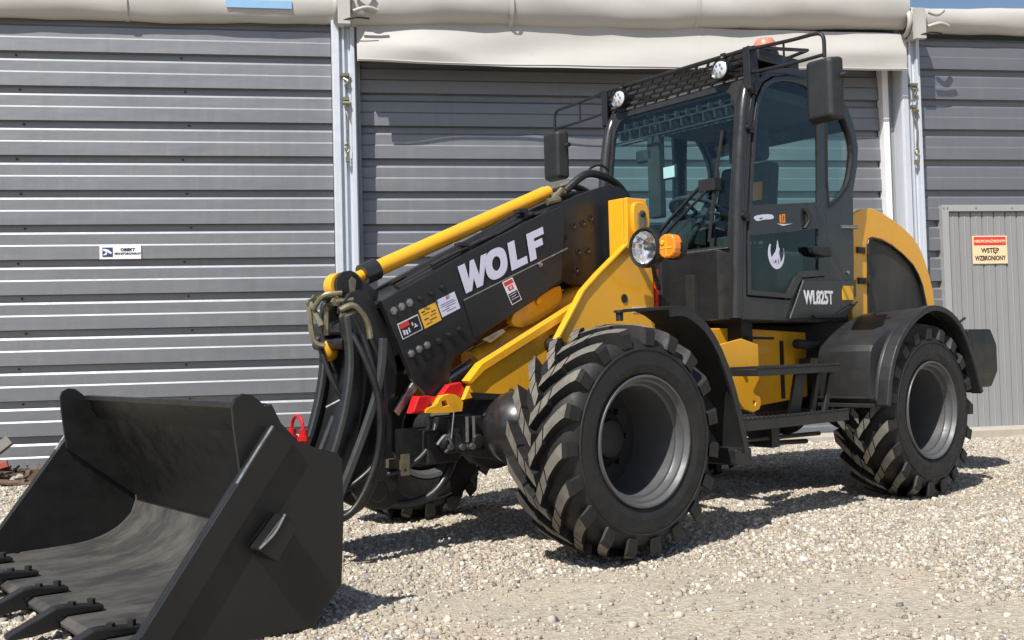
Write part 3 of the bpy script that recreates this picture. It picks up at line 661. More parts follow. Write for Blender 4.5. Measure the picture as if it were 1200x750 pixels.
# telescopic inner section and front head
m = MB(); m.add([(.95, -.10, 1.08), (.95, .10, 1.08), (.3, .10, 1.37), (.3, -.10, 1.37), (.83, -.10, .86), (.83, .10, .86), (.25, .10, 1.13), (.25, -.10, 1.13)], [(0, 1, 2, 3), (4, 5, 6, 7), (0, 1, 5, 4), (1, 2, 6, 5), (2, 3, 7, 6), (3, 0, 4, 7)])
m.build('inner_boom', 'black', L, bevel=.006)
head = [(.99, 1.20), (.88, 1.235), (.82, 1.17), (.74, .98), (.70, .84), (.76, .55), (.70, .30), (.74, .20), (.90, .22), (.98, .33), (.95, .55), (.91, .80), (.98, .96), (1.01, 1.08)]
m = MB()
for y0 in (.075, -.105): m.plate(chaikin(head, 1), [], y0, y0 + .03)
m.box((.72, -.075, .35), (.80, .075, .75)); m.cyl((.84, -.12, .30), (.84, .12, .30), .055, 16); m.cyl((.96, -.2, 1.05), (.96, .15, 1.05), .035, 14)
hd = m.build('boom_head', 'black', L, bevel=.006)
m = MB(); m.plate([(.79, .373), (.742, .373), (.742, .47), (.79, .47)], [[(.758, .39), (.758, .405), (.774, .405), (.774, .39)]], .236, .24); m.box((.745, .1, .40), (.785, .236, .44)); m.build('plate_tag', 'brass', hd)
m = MB(); m.plate([(.66, .792), (.632, .763), (.74, .640), (.768, .665)], [], .14, .16); m.build('head_brace', 'steel', hd, bevel=.004)
# tilt cylinder on top of the boom
A0, A1 = Vector((.78, 0, 1.322)), Vector((-.345, 0, 1.785))
m = MB(); m.tube([A0, A0.lerp(A1, .5), A1], .040, 24, 1); m.cyl(A1, A1 + (A1 - A0).normalized() * .03, .035, 16); tc_ = m.build('tilt_cylinder', 'yellow', L, smooth=40)
d = (A1 - A0).normalized()
m = MB(); m.cyl(A0 - d * .05, A0 + d * .035, .052, 24); m.build('clamp_ring', 'char', tc_, smooth=40)
m = MB(); m.cyl(A0 - d * .17, A0, .028, 16); m.build('cylinder_rod', 'yellow', tc_, smooth=40)
m = MB(); m.cyl((.945, -.05, 1.25), (.945, .02, 1.25), .062, 24); m.build('rod_eye', 'yellow', tc_, smooth=40)
m = MB(); m.lathe([(.022, .035), (.022, .068), (.05, .068), (.05, .035), (.022, .035)], 24, (.925, 0, 1.25)); m.plate([(.80, 1.10), (.98, 1.12), (.955, 1.27), (.90, 1.30), (.77, 1.22)], [], .02, .05); m.build('rod_lug', 'black', tc_, smooth=40)
m = MB(); m.plate([(.925, 1.185), (.905, 1.19), (.895, 1.275), (.915, 1.29), (.932, 1.27)], [], .051, .057); m.build('keeper', 'brass', tc_)
# guide pipes between cylinder and boom
m = MB()
for y_, dz in ((.09, .0), (.05, .018), (.115, -.012)): m.tube([(.70, y_, 1.245 + dz), (.2, y_, 1.485 + dz), (-.15, y_, 1.66 + dz)], .013, 8, 3)
m.add([(.62, .02, 1.30), (.62, .09, 1.30), (-.12, .09, 1.66), (-.12, .02, 1.66), (.62, .02, 1.27), (.62, .09, 1.27), (-.12, .09, 1.63), (-.12, .02, 1.63)], [(0, 1, 2, 3), (4, 5, 6, 7), (0, 1, 5, 4), (1, 2, 6, 5), (2, 3, 7, 6), (3, 0, 4, 7)])
m.split('guide_pipe', 'char', L, smooth=40)
m = MB(); m.box((.30, .105, 1.452), (.36, .15, 1.468)); m.box((-.10, .09, 1.645), (-.04, .14, 1.663)); m.tube([(.52, .13, 1.35), (.30, .14, 1.45), (.12, .13, 1.52)], .01, 8); m.build('pipe_clamp', 'dark', L)
m = MB()
for a, b in (((-.36, .03, 1.765), (-.47, .05, 1.80)), ((-.33, .08, 1.74), (-.40, .08, 1.80)), ((-.27, .1, 1.72), (-.35, .11, 1.74)), ((-.36, -.02, 1.80), (-.50, .03, 1.85))): m.cyl(a, b, .018, 8)
for a, b in (((1.02, .08, 1.17), (.94, .1, 1.18)), ((1.03, .02, 1.15), (1.035, .02, 1.02)), ((1.0, .12, 1.10), (.92, .13, 1.13)), ((1.08, -.04, 1.17), (1.07, .04, 1.06)), ((1.06, -.03, 1.19), (.98, -.02, 1.20))): m.tube([a, b], .014, 8, 1); m.lathe([(-.01, .0005), (-.01, .021), (.01, .021), (.01, .0005)], 6, a)
m.tube([(1.02, .12, 1.13), (.96, .14, 1.15), (.90, .15, 1.08), (.885, .155, 1.0)], .015, 8); m.tube([(1.09, .0, 1.14), (1.06, .05, 1.20), (.99, .09, 1.21)], .012, 8); m.tube([(1.1, -.02, 1.15), (1.09, .0, 1.0), (1.05, .03, .97)], .014, 8)
m.split('pipe_fitting', 'brass', L, smooth=40)
# hoses
hz = [([(-.45, .05, 1.80), (-.58, .08, 1.90), (-.75, .06, 1.905), (-.92, .02, 1.86), (-1.04, 0, 1.74), (-1.06, 0, 1.55), (-.99, 0, 1.38), (-.91, 0, 1.30)], .022),
      ([(-.42, .02, 1.79), (-.6, -.1, 1.87), (-.8, -.12, 1.84), (-1.0, -.1, 1.7), (-1.04, -.1, 1.5), (-.97, -.1, 1.36), (-.91, -.1, 1.30)], .02),
      ([(-.66, .02, 1.91), (-.70, .0, 1.96), (-.78, 0, 1.985), (-.85, 0, 1.96)], .007),
      ([(.885, .155, 1.0), (.84, .18, .85), (.85, .20, .62), (.88, .2, .42), (.97, .18, .25), (1.10, .14, .22)], .0145),
      ([(.93, .16, 1.02), (.90, .20, .85), (.87, .22, .65), (.90, .22, .45), (1.0, .2, .25), (1.12, .18, .19)], .0145),
      ([(1.0, .12, 1.08), (.95, .2, .92), (.90, .24, .70), (.92, .24, .46), (1.04, .22, .24), (1.2, .16, .2)], .0145),
      ([(.97, .14, 1.1), (.90, .15, .95), (.83, .16, .70), (.86, .16, .45), (1.05, .1, .30), (1.15, .05, .30)], .0145),
      ([(1.06, -.02, 1.0), (1.02, .05, .8), (.95, .1, .62), (1.0, .1, .35)], .013),
      ([(.50, .12, .60), (.58, .16, .48), (.68, .14, .40), (.80, .08, .36)], .014),
      ([(.3, .1, .6), (.5, .15, .3), (.65, .1, .22), (.8, .05, .24)], .022)]
for pts, r_ in hz: MB().tube(pts, r_, 10, 7).build('hose', 'hose', L, smooth=50)
# quick coupler (tool carrier)
def band(path, y0, y1, wdt):
    return MB().plate(offset_path(chaikin(path, 2, False), wdt), [], y0, y1)
cc = empty('tool_carrier', (0, 0, 0), 0, L)
cA = [(1.02, 1.10), (1.0, .95), (1.005, .83), (1.04, .66), (1.11, .464), (1.2, .33)]; cC = [(.96, 1.09), (.95, .9), (.985, .714), (1.05, .518), (1.15, .36)]
for y0, pth in ((.12, cA), (-.20, cC)): band(pth, y0, y0 + .028, -.11).build('carrier_plate', 'black', cc, bevel=.004)
for y0, pth in ((.149, cA), (-.171, cC)): band(pth, y0, y0 + .02, -.022).build('carrier_flange', 'edge', cc, bevel=.003)
cB = [(.87, 1.0), (.88, .87), (.92, .72), (1.02, .50), (1.112, .32)]
for y0 in (.20, -.1): band(cB, y0, y0 + .03, -.03).build('carrier_arm', 'edge', cc, bevel=.004)
m = MB(); m.cyl((.98, -.17, .98), (.98, .10, .98), .028, 14); m.cyl((1.16, -.25, .44), (1.16, .16, .44), .03, 14); m.split('carrier_beam', 'black', cc, bevel=.004)
for y0, y1, pth in ((-.171, .119, [(.93, 1.02), (.91, .90), (.93, .72), (1.0, .50), (1.10, .34)]),): band(pth, y0, y1, -.02).build('carrier_web', 'black', cc)
m = MB(); m.sphere((.99, -.035, .95), .052, 18, (.9, .5, 1)); m.build('pin_boss', 'yellow', cc, smooth=60)
m = MB(); m.tube([(1.03, .0, .69), (.95, .1, .75)], .008, 6); m.build('locking_rod', 'steel', cc)
m = MB()
for dy in (-.055, .055):
    m.cyl((1.17, dy - .02, .50), (1.17, dy - .02, .60), .02, 12); m.cyl((1.17, dy - .02, .55), (1.17, dy - .02, .57), .028, 12)
m.tube([(1.17, -.075, .60), (1.17, -.06, .64), (1.17, -.02, .66), (1.17, .02, .64), (1.17, .035, .60)], .008, 8); m.box((1.14, -.09, .49), (1.20, .05, .52)); m.split('dust_cap', 'red', cc, smooth=40)
# red safety prop
m = MB(); m.plate([(.725, .650), (.690, .730), (.60, .725), (.555, .722), (.50, .775), (.43, .785), (.41, .75), (.45, .69), (.50, .672), (.55, .645)], [], .19, .23); m.plate([(.725, .655), (.69, .73), (.63, .73), (.645, .655)], [], .232, .25); m.build('safety_prop', 'red', L, bevel=.005)
# valve block and small bits under the nose
m = MB(); m.box((.30, .05, .45), (.52, .24, .62)); m.box((.42, -.1, .40), (.60, .18, .56)); m.cyl((.50, .2, .50), (.50, .26, .50), .05, 16); m.cyl((.36, .2, .5), (.36, .27, .5), .035, 12)
m.build('valve_block', 'dark', L, bevel=.008)
m = MB()
for x_, z_ in ((.53, .485), (.46, .48), (.40, .478), (.30, .49)): m.cyl((x_, .24, z_), (x_, .275, z_), .015, 8)
for x_ in (.42, .38): m.cyl((x_, .255, .50), (x_, .255, .62), .009, 8)
m.tube([(.60, .26, .50), (.56, .27, .54), (.52, .26, .50), (.55, .25, .46)], .008, 8); m.cyl((.50, .26, .65), (.53, .265, .48), .004, 6); m.split('valve_fitting', 'steel', L)
# tower
tp = [(-.645, 1.745), (-.80, 1.745), (-.80, 1.56), (-.835, 1.43), (-.84, 1.0), (-.10, .96), (-.125, 1.0), (-.305, 1.222), (-.41, 1.31), (-.64, 1.475)]
m = MB()
m.plate(tp, [], .30, .33); m.plate(tp, [], -.33, -.30)
tw = m.build('boom_tower', 'yellow', L, bevel=.005)
m = MB()
for sg in (1, -1): m.plate([(-.640, sg * .19), (-.640, sg * .299), (-.79, sg * .299), (-.79, sg * .27), (-.66, sg * .27), (-.66, sg * .19)], [], .98, 1.744, 'z')
m.split('tower_column', 'yellow', tw, bevel=.004)
m = MB(); m.plate(offset_path([(-.635, 1.48), (-.41, 1.315), (-.30, 1.225), (-.11, .975)], .014), [], .30, .342); m.plate(offset_path([(-.635, 1.48), (-.41, 1.315), (-.30, 1.225), (-.11, .975)], .014), [], -.342, -.30); m.split('tower_flange', 'yellow', tw, bevel=.003)
m = MB()
m.plate(chaikin([(-.662, 1.57), (-.658, 1.68), (-.68, 1.722), (-.76, 1.722), (-.79, 1.68), (-.788, 1.55), (-.75, 1.515), (-.69, 1.515)], 2), [], .331, .36); m.build('pin_boss', 'yellow', tw, bevel=.006)
m = MB(); m.plate(chaikin([(-.695, 1.55), (-.69, 1.655), (-.705, 1.675), (-.74, 1.675), (-.755, 1.655), (-.75, 1.55), (-.735, 1.535), (-.71, 1.535)], 1), [], .361, .369); m.build('keeper_plate', 'brass', tw, bevel=.002)
m = MB(); m.cyl((-.722, .369, 1.65), (-.722, .38, 1.65), .014, 8); m.cyl((-.722, .369, 1.565), (-.722, .376, 1.565), .009, 8); m.cyl((-.60, .331, 1.195), (-.60, .334, 1.195), .024, 16); m.split('bolt', 'dark', tw)
m = MB(); m.plate([(-.66, 1.12), (-.80, 1.12), (-.80, 1.15), (-.66, 1.15)], [], .331, .333); m.build('white_label', 'lilac', tw)
m = MB(); m.plate([(-.845, 1.08), (-.87, 1.08), (-.87, 1.36), (-.845, 1.36)], [], .29, .335); m.build('red_strip', 'redref', tw)
m = MB(); m.plate([(-.87, 1.06), (-.94, 1.06), (-.93, 1.45), (-.87, 1.45)], [], -.34, .36); m.box((-1.0, .44, 1.08), (-.97, .50, 1.32)); m.build('tower_back', 'dark', tw, bevel=.004)
# headlights
for sg in (1, -1):
    hl = MB(); cx, cy, cz = -.60, sg * .50, 1.452
    hl.lathe([(.018, .088), (.024, .090), (.028, .100), (.016, .108), (-.02, .106), (-.07, .085), (-.09, .05), (-.095, .001)], 32, (cx, cy, cz), 'x')
    hl.tube([(cx - .05, cy, cz - .08), (cx - .1, cy - sg * .03, cz - .16), (-.8, cy - sg * .1, 1.25)], .014, 8); hl.box((cx - .09, min(cy, cy - sg * .18), cz - .02), (cx - .07, max(cy, cy - sg * .18), cz + .02))
    h_ = hl.build('headlight', 'black', L, smooth=40)
    m = MB(); m.lathe([(.022, .088), (.036, .07), (.043, .035), (.045, .0005)], 32, (cx, cy, cz), 'x'); m.build('lens', 'clear', h_, smooth=60)
    m = MB(); m.lathe([(.018, .087), (.0, .08), (-.03, .06), (-.045, .03), (-.05, .0005)], 14, (cx, cy, cz), 'x'); m.build('reflector', 'reflector', h_)
    m = MB(); m.cyl((cx - .045, cy, cz), (cx - .01, cy, cz), .016, 12); m.sphere((cx - .005, cy, cz), .017, 10); m.cyl((cx - .02, cy + .03, cz - .045), (cx + .008, cy + .03, cz - .045), .012, 10); m.build('bulb', 'rim', h_, smooth=50)
    ind = MB(); iy, iz = cy + sg * .15, cz - .006
    ind.plate(chaikin([(iy - .058, iz - .062), (iy - .058, iz + .062), (iy + .058, iz + .062), (iy + .058, iz - .062)], 2), [], cx - .05, cx + .012, 'x'); i_ = ind.build('indicator', 'orange', L, bevel=.010, seg=3)
    m = MB(); m.box((cx + .012, iy - .003, iz - .05), (cx + .0145, iy + .003, iz + .05)); m.box((cx + .012, iy - .042, iz - .012), (cx + .0145, iy + .042, iz - .006)); m.lathe([(.0125, .014), (.018, .012), (.02, .001)], 12, (cx, iy - sg * .025, iz + .02), 'x'); m.build('lens_rib', 'amberref', i_)
    m = MB(); m.lathe([(-.012, .066), (-.06, .06), (-.075, .03), (-.075, .001)], 24, (cx - .02, cy + sg * .145, cz - .008), 'x'); m.lathe([(-.05, .066), (-.02, .068), (-.01, .064)], 24, (cx - .03, cy + sg * .15, cz - .008), 'x'); m.tube([(cx - .08, cy, cz), (cx - .1, cy + sg * .14, cz)], .012, 8); m.build('indicator_base', 'dark', i_, smooth=50)
# front mudguards
fp = chaikin([(-.20, 1.10), (-.22, 1.104), (-.30, 1.105), (-.38, 1.075), (-.48, 1.01), (-.59, .866), (-.68, .653), (-.742, .43), (-.745, .40)], 1, False)
for sg in (1, -1):
    a, b = sorted((sg * .70, sg * 1.0)); m = MB(); m.plate(offset_path(fp, -.014), [], a, b); mg = m.build('front_mudguard', 'plastic', L, smooth=40)
    a, b = sorted((sg * .995, sg * 1.01)); m = MB(); m.plate(offset_path(fp, .035), [], a, b); m.build('mudguard_lip', 'plastic', mg)
    m = MB(); a, b = sorted((sg * .65, sg * 1.0)); m.box((-.78, a, .34), (-.66, b, .42)); m.build('mudflap', 'plastic', mg, bevel=.01)
    m = MB(); m.cyl((-.2, sg * .68, 1.06), (-.2, sg * .68, 1.10), .018, 10); m.cyl((-.2, sg * .68, 1.10), (-.2, sg * .68, 1.112), .028, 10); m.box((-.55, min(sg * .35, sg * .72), .98), (-.5, max(sg * .35, sg * .72), 1.0)); m.build('mudguard_mount', 'dark', mg)
# cab
cabo = [(-1.285, 1.07), (-1.315, 1.479), (-1.361, 1.919), (-1.41, 2.25), (-1.445, 2.37), (-1.50, 2.46), (-1.59, 2.525), (-1.70, 2.565), (-1.86, 2.59), (-2.05, 2.59), (-2.20, 2.565), (-2.33, 2.515), (-2.44, 2.42), (-2.51, 2.30), (-2.54, 2.18), (-2.52, 2.05), (-2.461, 1.887), (-2.444, 1.478), (-2.428, 1.233), (-2.265, 1.087), (-2.032, 1.055)]
dop = [(-1.335, 1.205), (-1.345, 1.50), (-1.40, 1.92), (-1.44, 2.22), (-1.48, 2.36), (-1.55, 2.45), (-1.65, 2.505), (-1.80, 2.535), (-1.98, 2.535), (-2.10, 2.50), (-2.155, 2.44), (-2.135, 1.9), (-2.115, 1.36), (-2.10, 1.335), (-1.86, 1.318), (-1.745, 1.19)]
qtr = chaikin([(-2.155, 1.76), (-2.185, 2.40), (-2.205, 2.465), (-2.30, 2.45), (-2.39, 2.37), (-2.45, 2.27), (-2.48, 2.17), (-2.465, 2.07), (-2.42, 1.95), (-2.37, 1.885), (-2.23, 1.79)], 1)
cab = empty('cab', (0, 0, 0), 0, L)
for sg in (1, -1):
    a, b = sorted((sg * .535, sg * .58)); m = MB(); m.plate(cabo, [dop, qtr], a, b); m.build('side_frame', 'char', cab, bevel=.006)
    a, b = sorted((sg * .556, sg * .562)); m = MB(); m.plate(qtr, [], a, b); m.build('quarter_window', 'glass', cab)
    m = MB(); m.plate(qtr, [[(-2.18 + (p[0] + 2.18) * .90 - .012, 2.1 + (p[1] - 2.1) * .93) for p in qtr]], sg * .563, sg * .584); m.build('window_seal', 'dark', cab)
# front A pillars, rounded
for sg in (1, -1):
    m = MB(); m.tube([(-1.27, sg * .545, 1.08), (-1.30, sg * .545, 1.48), (-1.345, sg * .545, 1.92), (-1.395, sg * .545, 2.25), (-1.44, sg * .54, 2.40), (-1.52, sg * .53, 2.50)], .038, 12, 4); m.build('front_pillar', 'char', cab, smooth=50)
m = MB()
for zz in (1.66, 2.17, 2.40): m.cyl((-1.29 - (zz - 1.48) * .14, .575, zz), (-1.29 - (zz - 1.48) * .14, .602, zz), .016, 10); m.box((-1.33 - (zz - 1.48) * .13, .57, zz - .03), (-1.30 - (zz - 1.48) * .13, .60, zz + .03))
m.split('door_hinge', 'dark', cab)
# lower shell: front cowl, floor, rear
m = MB(); n = 9; pr = []
for i in range(n + 1): t = i / n; pr.append((-1.262 - .05 * (2 * t - 1) ** 6, -.5435 + 1.087 * t))
outl = pr + [(-1.33, .5435), (-1.33, -.5435)]
m.plate(outl, [], 1.075, 1.478, 'z'); m.build('front_cowl', 'char', cab, bevel=.006)
m = MB(); m.plate([(-1.335, -.53), (-1.335, .53), (-2.43, .53), (-2.43, -.53)], [], 1.06, 1.13, 'z'); m.box((-2.45, -.53, 1.14), (-2.40, .53, 1.80)); m.build('cab_floor', 'dark', cab)
# windscreen
def wsx(z): return -1.292 - (z - 1.478) * .142
wp = chaikin([(-.50, 1.49), (-.50, 2.30), (-.44, 2.44), (.44, 2.44), (.50, 2.30), (.50, 1.49)], 0)
wp = [(-.505, 1.487), (-.505, 2.28), (-.495, 2.35), (-.46, 2.41), (-.40, 2.44), (.40, 2.44), (.46, 2.41), (.495, 2.35), (.505, 2.28), (.505, 1.487)]
def tilt(mb): mb.v = [(p[0] + wsx(p[2]), p[1], p[2]) for p in mb.v]; return mb
tilt(MB().plate(wp, [], 0, .006, 'x')).build('windscreen', 'glass', cab)
tilt(MB().plate([(-.532, 1.479), (-.532, 2.46), (.532, 2.46), (.532, 1.479)], [[(p[0] * .965, 1.965 + (p[1] - 1.965) * .972) for p in wp]], -.012, .0085, 'x')).build('windscreen_seal', 'dark', cab)
tilt(MB().box((.009, -.5, 1.481), (.016, .5, 1.487))).build('highlight_line', 'steel', cab)  # bright strip painting the highlight along the windscreen's bottom edge
# rear window
m = MB(); m.plate([(-.50, 1.80), (-.50, 2.40), (.50, 2.40), (.50, 1.80)], [], -2.475, -2.47, 'x'); m.build('rear_window', 'glass', cab)
m = MB(); m.box((-2.5, -.535, 1.78), (-2.46, .535, 1.83)); m.box((-2.5, -.535, 2.36), (-2.40, .535, 2.46)); m.build('rear_crossbar', 'dark', cab)
# roof
rp = [p for p in cabo[4:14]]
m = MB(); m.plate(offset_path(rp, .03), [], -.575, .575); m.build('roof', 'char', cab, bevel=.01, smooth=40)
m = MB(); m.plate([(-1.46, 2.39), (-1.52, 2.45), (-2.40, 2.45), (-2.45, 2.38)], [], -.53, .53); m.build('headliner', 'seat', cab)
# door
up = chaikin([(-1.40, 1.725), (-1.43, 1.95), (-1.47, 2.20), (-1.51, 2.35), (-1.58, 2.435), (-1.68, 2.48), (-1.82, 2.50), (-1.96, 2.495), (-2.05, 2.46), (-2.085, 2.39), (-2.065, 1.9), (-2.055, 1.79)], 1)
up = [(-1.40, 1.725)] + up[2:-2] + [(-2.055, 1.79)]
lo = [(-1.365, 1.24), (-1.372, 1.548), (-2.045, 1.628), (-2.035, 1.375), (-1.84, 1.36), (-1.785, 1.32), (-1.70, 1.225)]
def shrink(p, cx, cz, f): return [(cx + (a - cx) * f, cz + (b - cz) * f) for a, b in p]
for sg in (1, -1):
    a, b = sorted((sg * .566, sg * .590)); dd = shrink(dop, -1.75, 1.85, .992)
    m = MB(); m.plate(dd, [up, lo], a, b); door_ = m.build('cab_door', 'char', L, bevel=.004)
    a, b = sorted((sg * .572, sg * .577))
    m = MB(); m.plate(shrink(up, -1.75, 2.1, 1.01), [], a, b); m.build('upper_window', 'glass', door_)
    m = MB(); m.plate(shrink(lo, -1.7, 1.43, 1.01), [], a, b); m.build('lower_window', 'glass', door_)
    a, b = sorted((sg * .591, sg * .63)); m = MB(); m.plate([(-1.93, 1.468), (-1.91, 1.512), (-2.10, 1.517), (-2.12, 1.475), (-2.12, 1.455), (-1.99, 1.458)], [], a, b); m.build('handle', 'dark', door_, bevel=.008)
    if sg > 0:
        m = MB(); m.tube([(-1.895, .592, 1.735), (-1.915, .605, 1.71), (-1.92, .61, 1.665), (-1.90, .592, 1.62)], .012, 8); m.build('grab_loop', 'dark', door_, smooth=50)
        m = MB(); m.plate(chaikin([(-1.40, 1.655), (-1.45, 1.672), (-1.57, 1.685), (-1.60, 1.672), (-1.585, 1.655), (-1.50, 1.648), (-1.43, 1.632)], 1), [[(-1.455, 1.652), (-1.49, 1.66), (-1.49, 1.652), (-1.46, 1.645)]], .5905, .5915); m.build('silver_decal', 'lilac', door_)
        m = MB(); m.plate([(-1.652, 1.685), (-1.668, 1.69), (-1.668, 1.640), (-1.652, 1.638)], [], .5905, .5915); m.plate([(-1.678, 1.69), (-1.705, 1.695), (-1.705, 1.642), (-1.678, 1.640)], [[(-1.686, 1.682), (-1.697, 1.684), (-1.697, 1.652), (-1.686, 1.650)]], .5905, .5915); m.split('orange_decal', 'orange', door_)
        m = MB(); m.plate([(-1.62, 1.632), (-1.70, 1.634), (-1.78, 1.642), (-1.68, 1.622)], [], .5916, .5922); m.build('decal_line', 'lilac', door_)
        # crescent moon with howling wolf
        m = MB(); cxx, czz = -1.625, 1.455
        ou = [(cxx - .078 * math.cos(t), czz + .088 * math.sin(t)) for t in np.linspace(R(140), R(385), 22)]
        inn = [(cxx - .010 - .066 * math.cos(t), czz + .020 + .075 * math.sin(t)) for t in np.linspace(R(372), R(152), 22)]
        m.plate(ou + inn, [], .5775, .5785)
        m.plate([(-1.59, 1.405), (-1.582, 1.435), (-1.60, 1.452), (-1.62, 1.47), (-1.632, 1.498), (-1.642, 1.545), (-1.650, 1.500), (-1.660, 1.488), (-1.652, 1.462), (-1.662, 1.43), (-1.663, 1.40), (-1.650, 1.396), (-1.648, 1.425), (-1.64, 1.428), (-1.638, 1.394), (-1.625, 1.394), (-1.626, 1.42), (-1.612, 1.422), (-1.610, 1.396)], [], .5775, .5785)
        m.build('wolf_emblem', 'lilac', door_)
# model panel
bad = [(-1.862, 1.305), (-2.43, 1.325), (-2.43, 1.225), (-2.27, 1.085), (-1.715, 1.075)]
m = MB(); m.plate(bad, [], .581, .596); bp = m.build('model_panel', 'char', L, bevel=.004)
m = MB(); m.plate(offset_path([(-1.862, 1.303), (-1.715, 1.078)], .009), [], .5965, .5985); m.build('edge_line', 'steel', bp)  # pale strip draws the highlight down the panel's slanted edge
m = MB(); m.plate([(-2.428, 1.19), (-2.27, 1.083), (-1.95, 1.080), (-1.93, 1.10), (-2.20, 1.115)], [], .597, .612); m.build('lower_chamfer', 'dark', bp, bevel=.004)
text('WL825T', .112, (-1.862, .5965, 1.168), (-1, 0, .004), (0, 0, 1), 'white', bp, sx=.74, bold=.0035, name='lettering')
m = MB(); m.plate([(-2.268, 1.195), (-2.385, 1.197), (-2.385, 1.285), (-2.268, 1.283)], [], .5965, .601); m.build('amber_reflector', 'amberref', bp)
m = MB(); m.cyl((-2.36, .581, 1.37), (-2.36, .59, 1.37), .012, 10); m.cyl((-2.30, .581, 1.655), (-2.46, .60, 1.66), .012, 10); m.split('door_stop', 'steel', L)
# interior
it = MB(); it.box((-2.05, -.24, 1.40), (-1.62, .24, 1.52)); it.add([(-1.98, -.23, 1.5), (-1.98, .23, 1.5), (-2.12, .2, 2.12), (-2.12, -.2, 2.12), (-2.12, -.23, 1.5), (-2.12, .23, 1.5), (-2.24, .2, 2.12), (-2.24, -.2, 2.12)], [(0, 1, 2, 3), (4, 5, 6, 7), (0, 1, 5, 4), (1, 2, 6, 5), (2, 3, 7, 6), (3, 0, 4, 7)])
it.box((-2.22, -.14, 2.14), (-2.12, .14, 2.36)); it.box((-2.0, -.15, 1.13), (-1.7, .15, 1.39)); it.box((-2.1, -.38, 1.55), (-1.7, -.30, 1.62)); it.box((-2.1, .28, 1.13), (-1.6, .45, 1.5))
seat = it.build('seat', 'seat', cab, bevel=.03, seg=3)
MB().box((-2.075, .1, 1.86), (-2.062, .17, 1.98)).build('seat_badge', 'orange', cab)
m = MB(); m.tube([(-1.52, 0, 1.13), (-1.52, 0, 1.45), (-1.60, 0, 1.74)], .05, 12); m.box((-1.55, -.12, 1.55), (-1.42, .12, 1.70)); sc_ = m.build('steering_column', 'seat', cab, smooth=40)
m = MB(); ring = [(-1.62 + .16 * math.cos(a) * .9, .0 + .17 * math.sin(a), 1.78 - .16 * math.cos(a) * -.42) for a in np.linspace(0, math.tau, 25)]
m.tube(ring, .015, 8, 1)
for a in (0, 2.1, 4.2): m.tube([(-1.62, 0, 1.77), (-1.62 + .144 * math.cos(a), .17 * math.sin(a), 1.78 + .067 * math.cos(a))], .012, 6, 1)
m.build('steering_wheel', 'seat', cab, smooth=40)
m = MB(); m.box((-1.50, -.36, 2.12), (-1.46, -.22, 2.20)); m.box((-1.52, -.26, 1.75), (-1.46, -.16, 2.42)); m.box((-1.50, -.15, 1.98), (-1.48, -.04, 2.07)); m.build('display_post', 'seat', cab, bevel=.01)
MB().box((-1.479, -.14, 1.99), (-1.477, -.05, 2.06)).build('display_screen', 'white', cab)
m = MB()
for x_ in (-1.43, -1.50): m.box((x_, -.50, 2.26), (x_ + .01, .50, 2.27)); m.box((x_, -.5, 2.33), (x_ + .01, .5, 2.34))
for k in range(24): m.box((-1.50, -.5 + k * .043, 2.28 if k % 2 else 2.33), (-1.42, -.49 + k * .043, 2.33 if k % 2 else 2.38))
m.split('sun_visor', 'seat', cab)
m = MB(); m.tube([(-1.40, .10, 1.50), (-1.36, .2, 1.62), (-1.45, .22, 1.75)], .02, 8); m.box((-1.5, .3, 1.45), (-1.36, .48, 1.56)); m.box((-1.45, -.48, 1.45), (-1.36, -.1, 1.52)); m.build('dashboard', 'seat', cab, bevel=.01)
# wiper
m = MB()
def wpt(y, z, o=.03): return (wsx(z) + .006 + o, y, z)
m.tube([wpt(-.05, 1.52, .02), wpt(-.03, 1.60, .04), wpt(.33, 1.89, .04)], .011, 8, 3); m.tube([wpt(.03, 1.53, .02), wpt(.05, 1.61, .04), wpt(.36, 1.84, .04)], .009, 8, 3)
m.box((wsx(1.9), .29, 1.83), (wsx(1.9) + .06, .41, 1.90)); m.tube([wpt(.36, 1.86, .035), wpt(.40, 1.88, .03)], .012, 8)
m.tube([wpt(.365, 1.53, .012), wpt(.39, 1.85, .02), wpt(.415, 2.18, .012)], .010, 6, 4); m.build('wiper', 'dark', cab, smooth=40)
# roof guard
gd = empty('roof_guard', (0, 0, 0), 0, L)
def gp(y, t): return (-1.47 + .055 * t, y, 2.425 + .20 * t)   # t: 0 lower edge, 1 upper edge
m = MB(); m.tube([gp(-.62, 1), gp(.62, 1)], .012, 8, 1); m.tube([gp(-.58, .0), gp(.58, .0)], .016, 8, 1)
m.tube([gp(-.62, 1), (-2.2, -.62, 2.66), (-2.3, -.5, 2.66)], .011, 8, 1); m.tube([gp(.62, 1), (-1.95, .62, 2.70), (-2.0, .4, 2.70)], .011, 8, 1); m.build('guard_rail', 'black', gd, smooth=40)
m = MB(); rows = 6; cw_ = .09
for r_ in range(rows + 1):
    t = .08 + .88 * r_ / rows; m.tube([gp(-.6, t), gp(.6, t)], .0085, 5, 1)
    if r_ < rows:
        t2 = t + .88 / rows; y = -.58 + (cw_ / 2 if r_ % 2 else 0)
        while y < .58: m.tube([gp(y, t), gp(y + .02, t2)], .009, 5, 1); y += cw_
m.build('guard_mesh', 'black', gd)
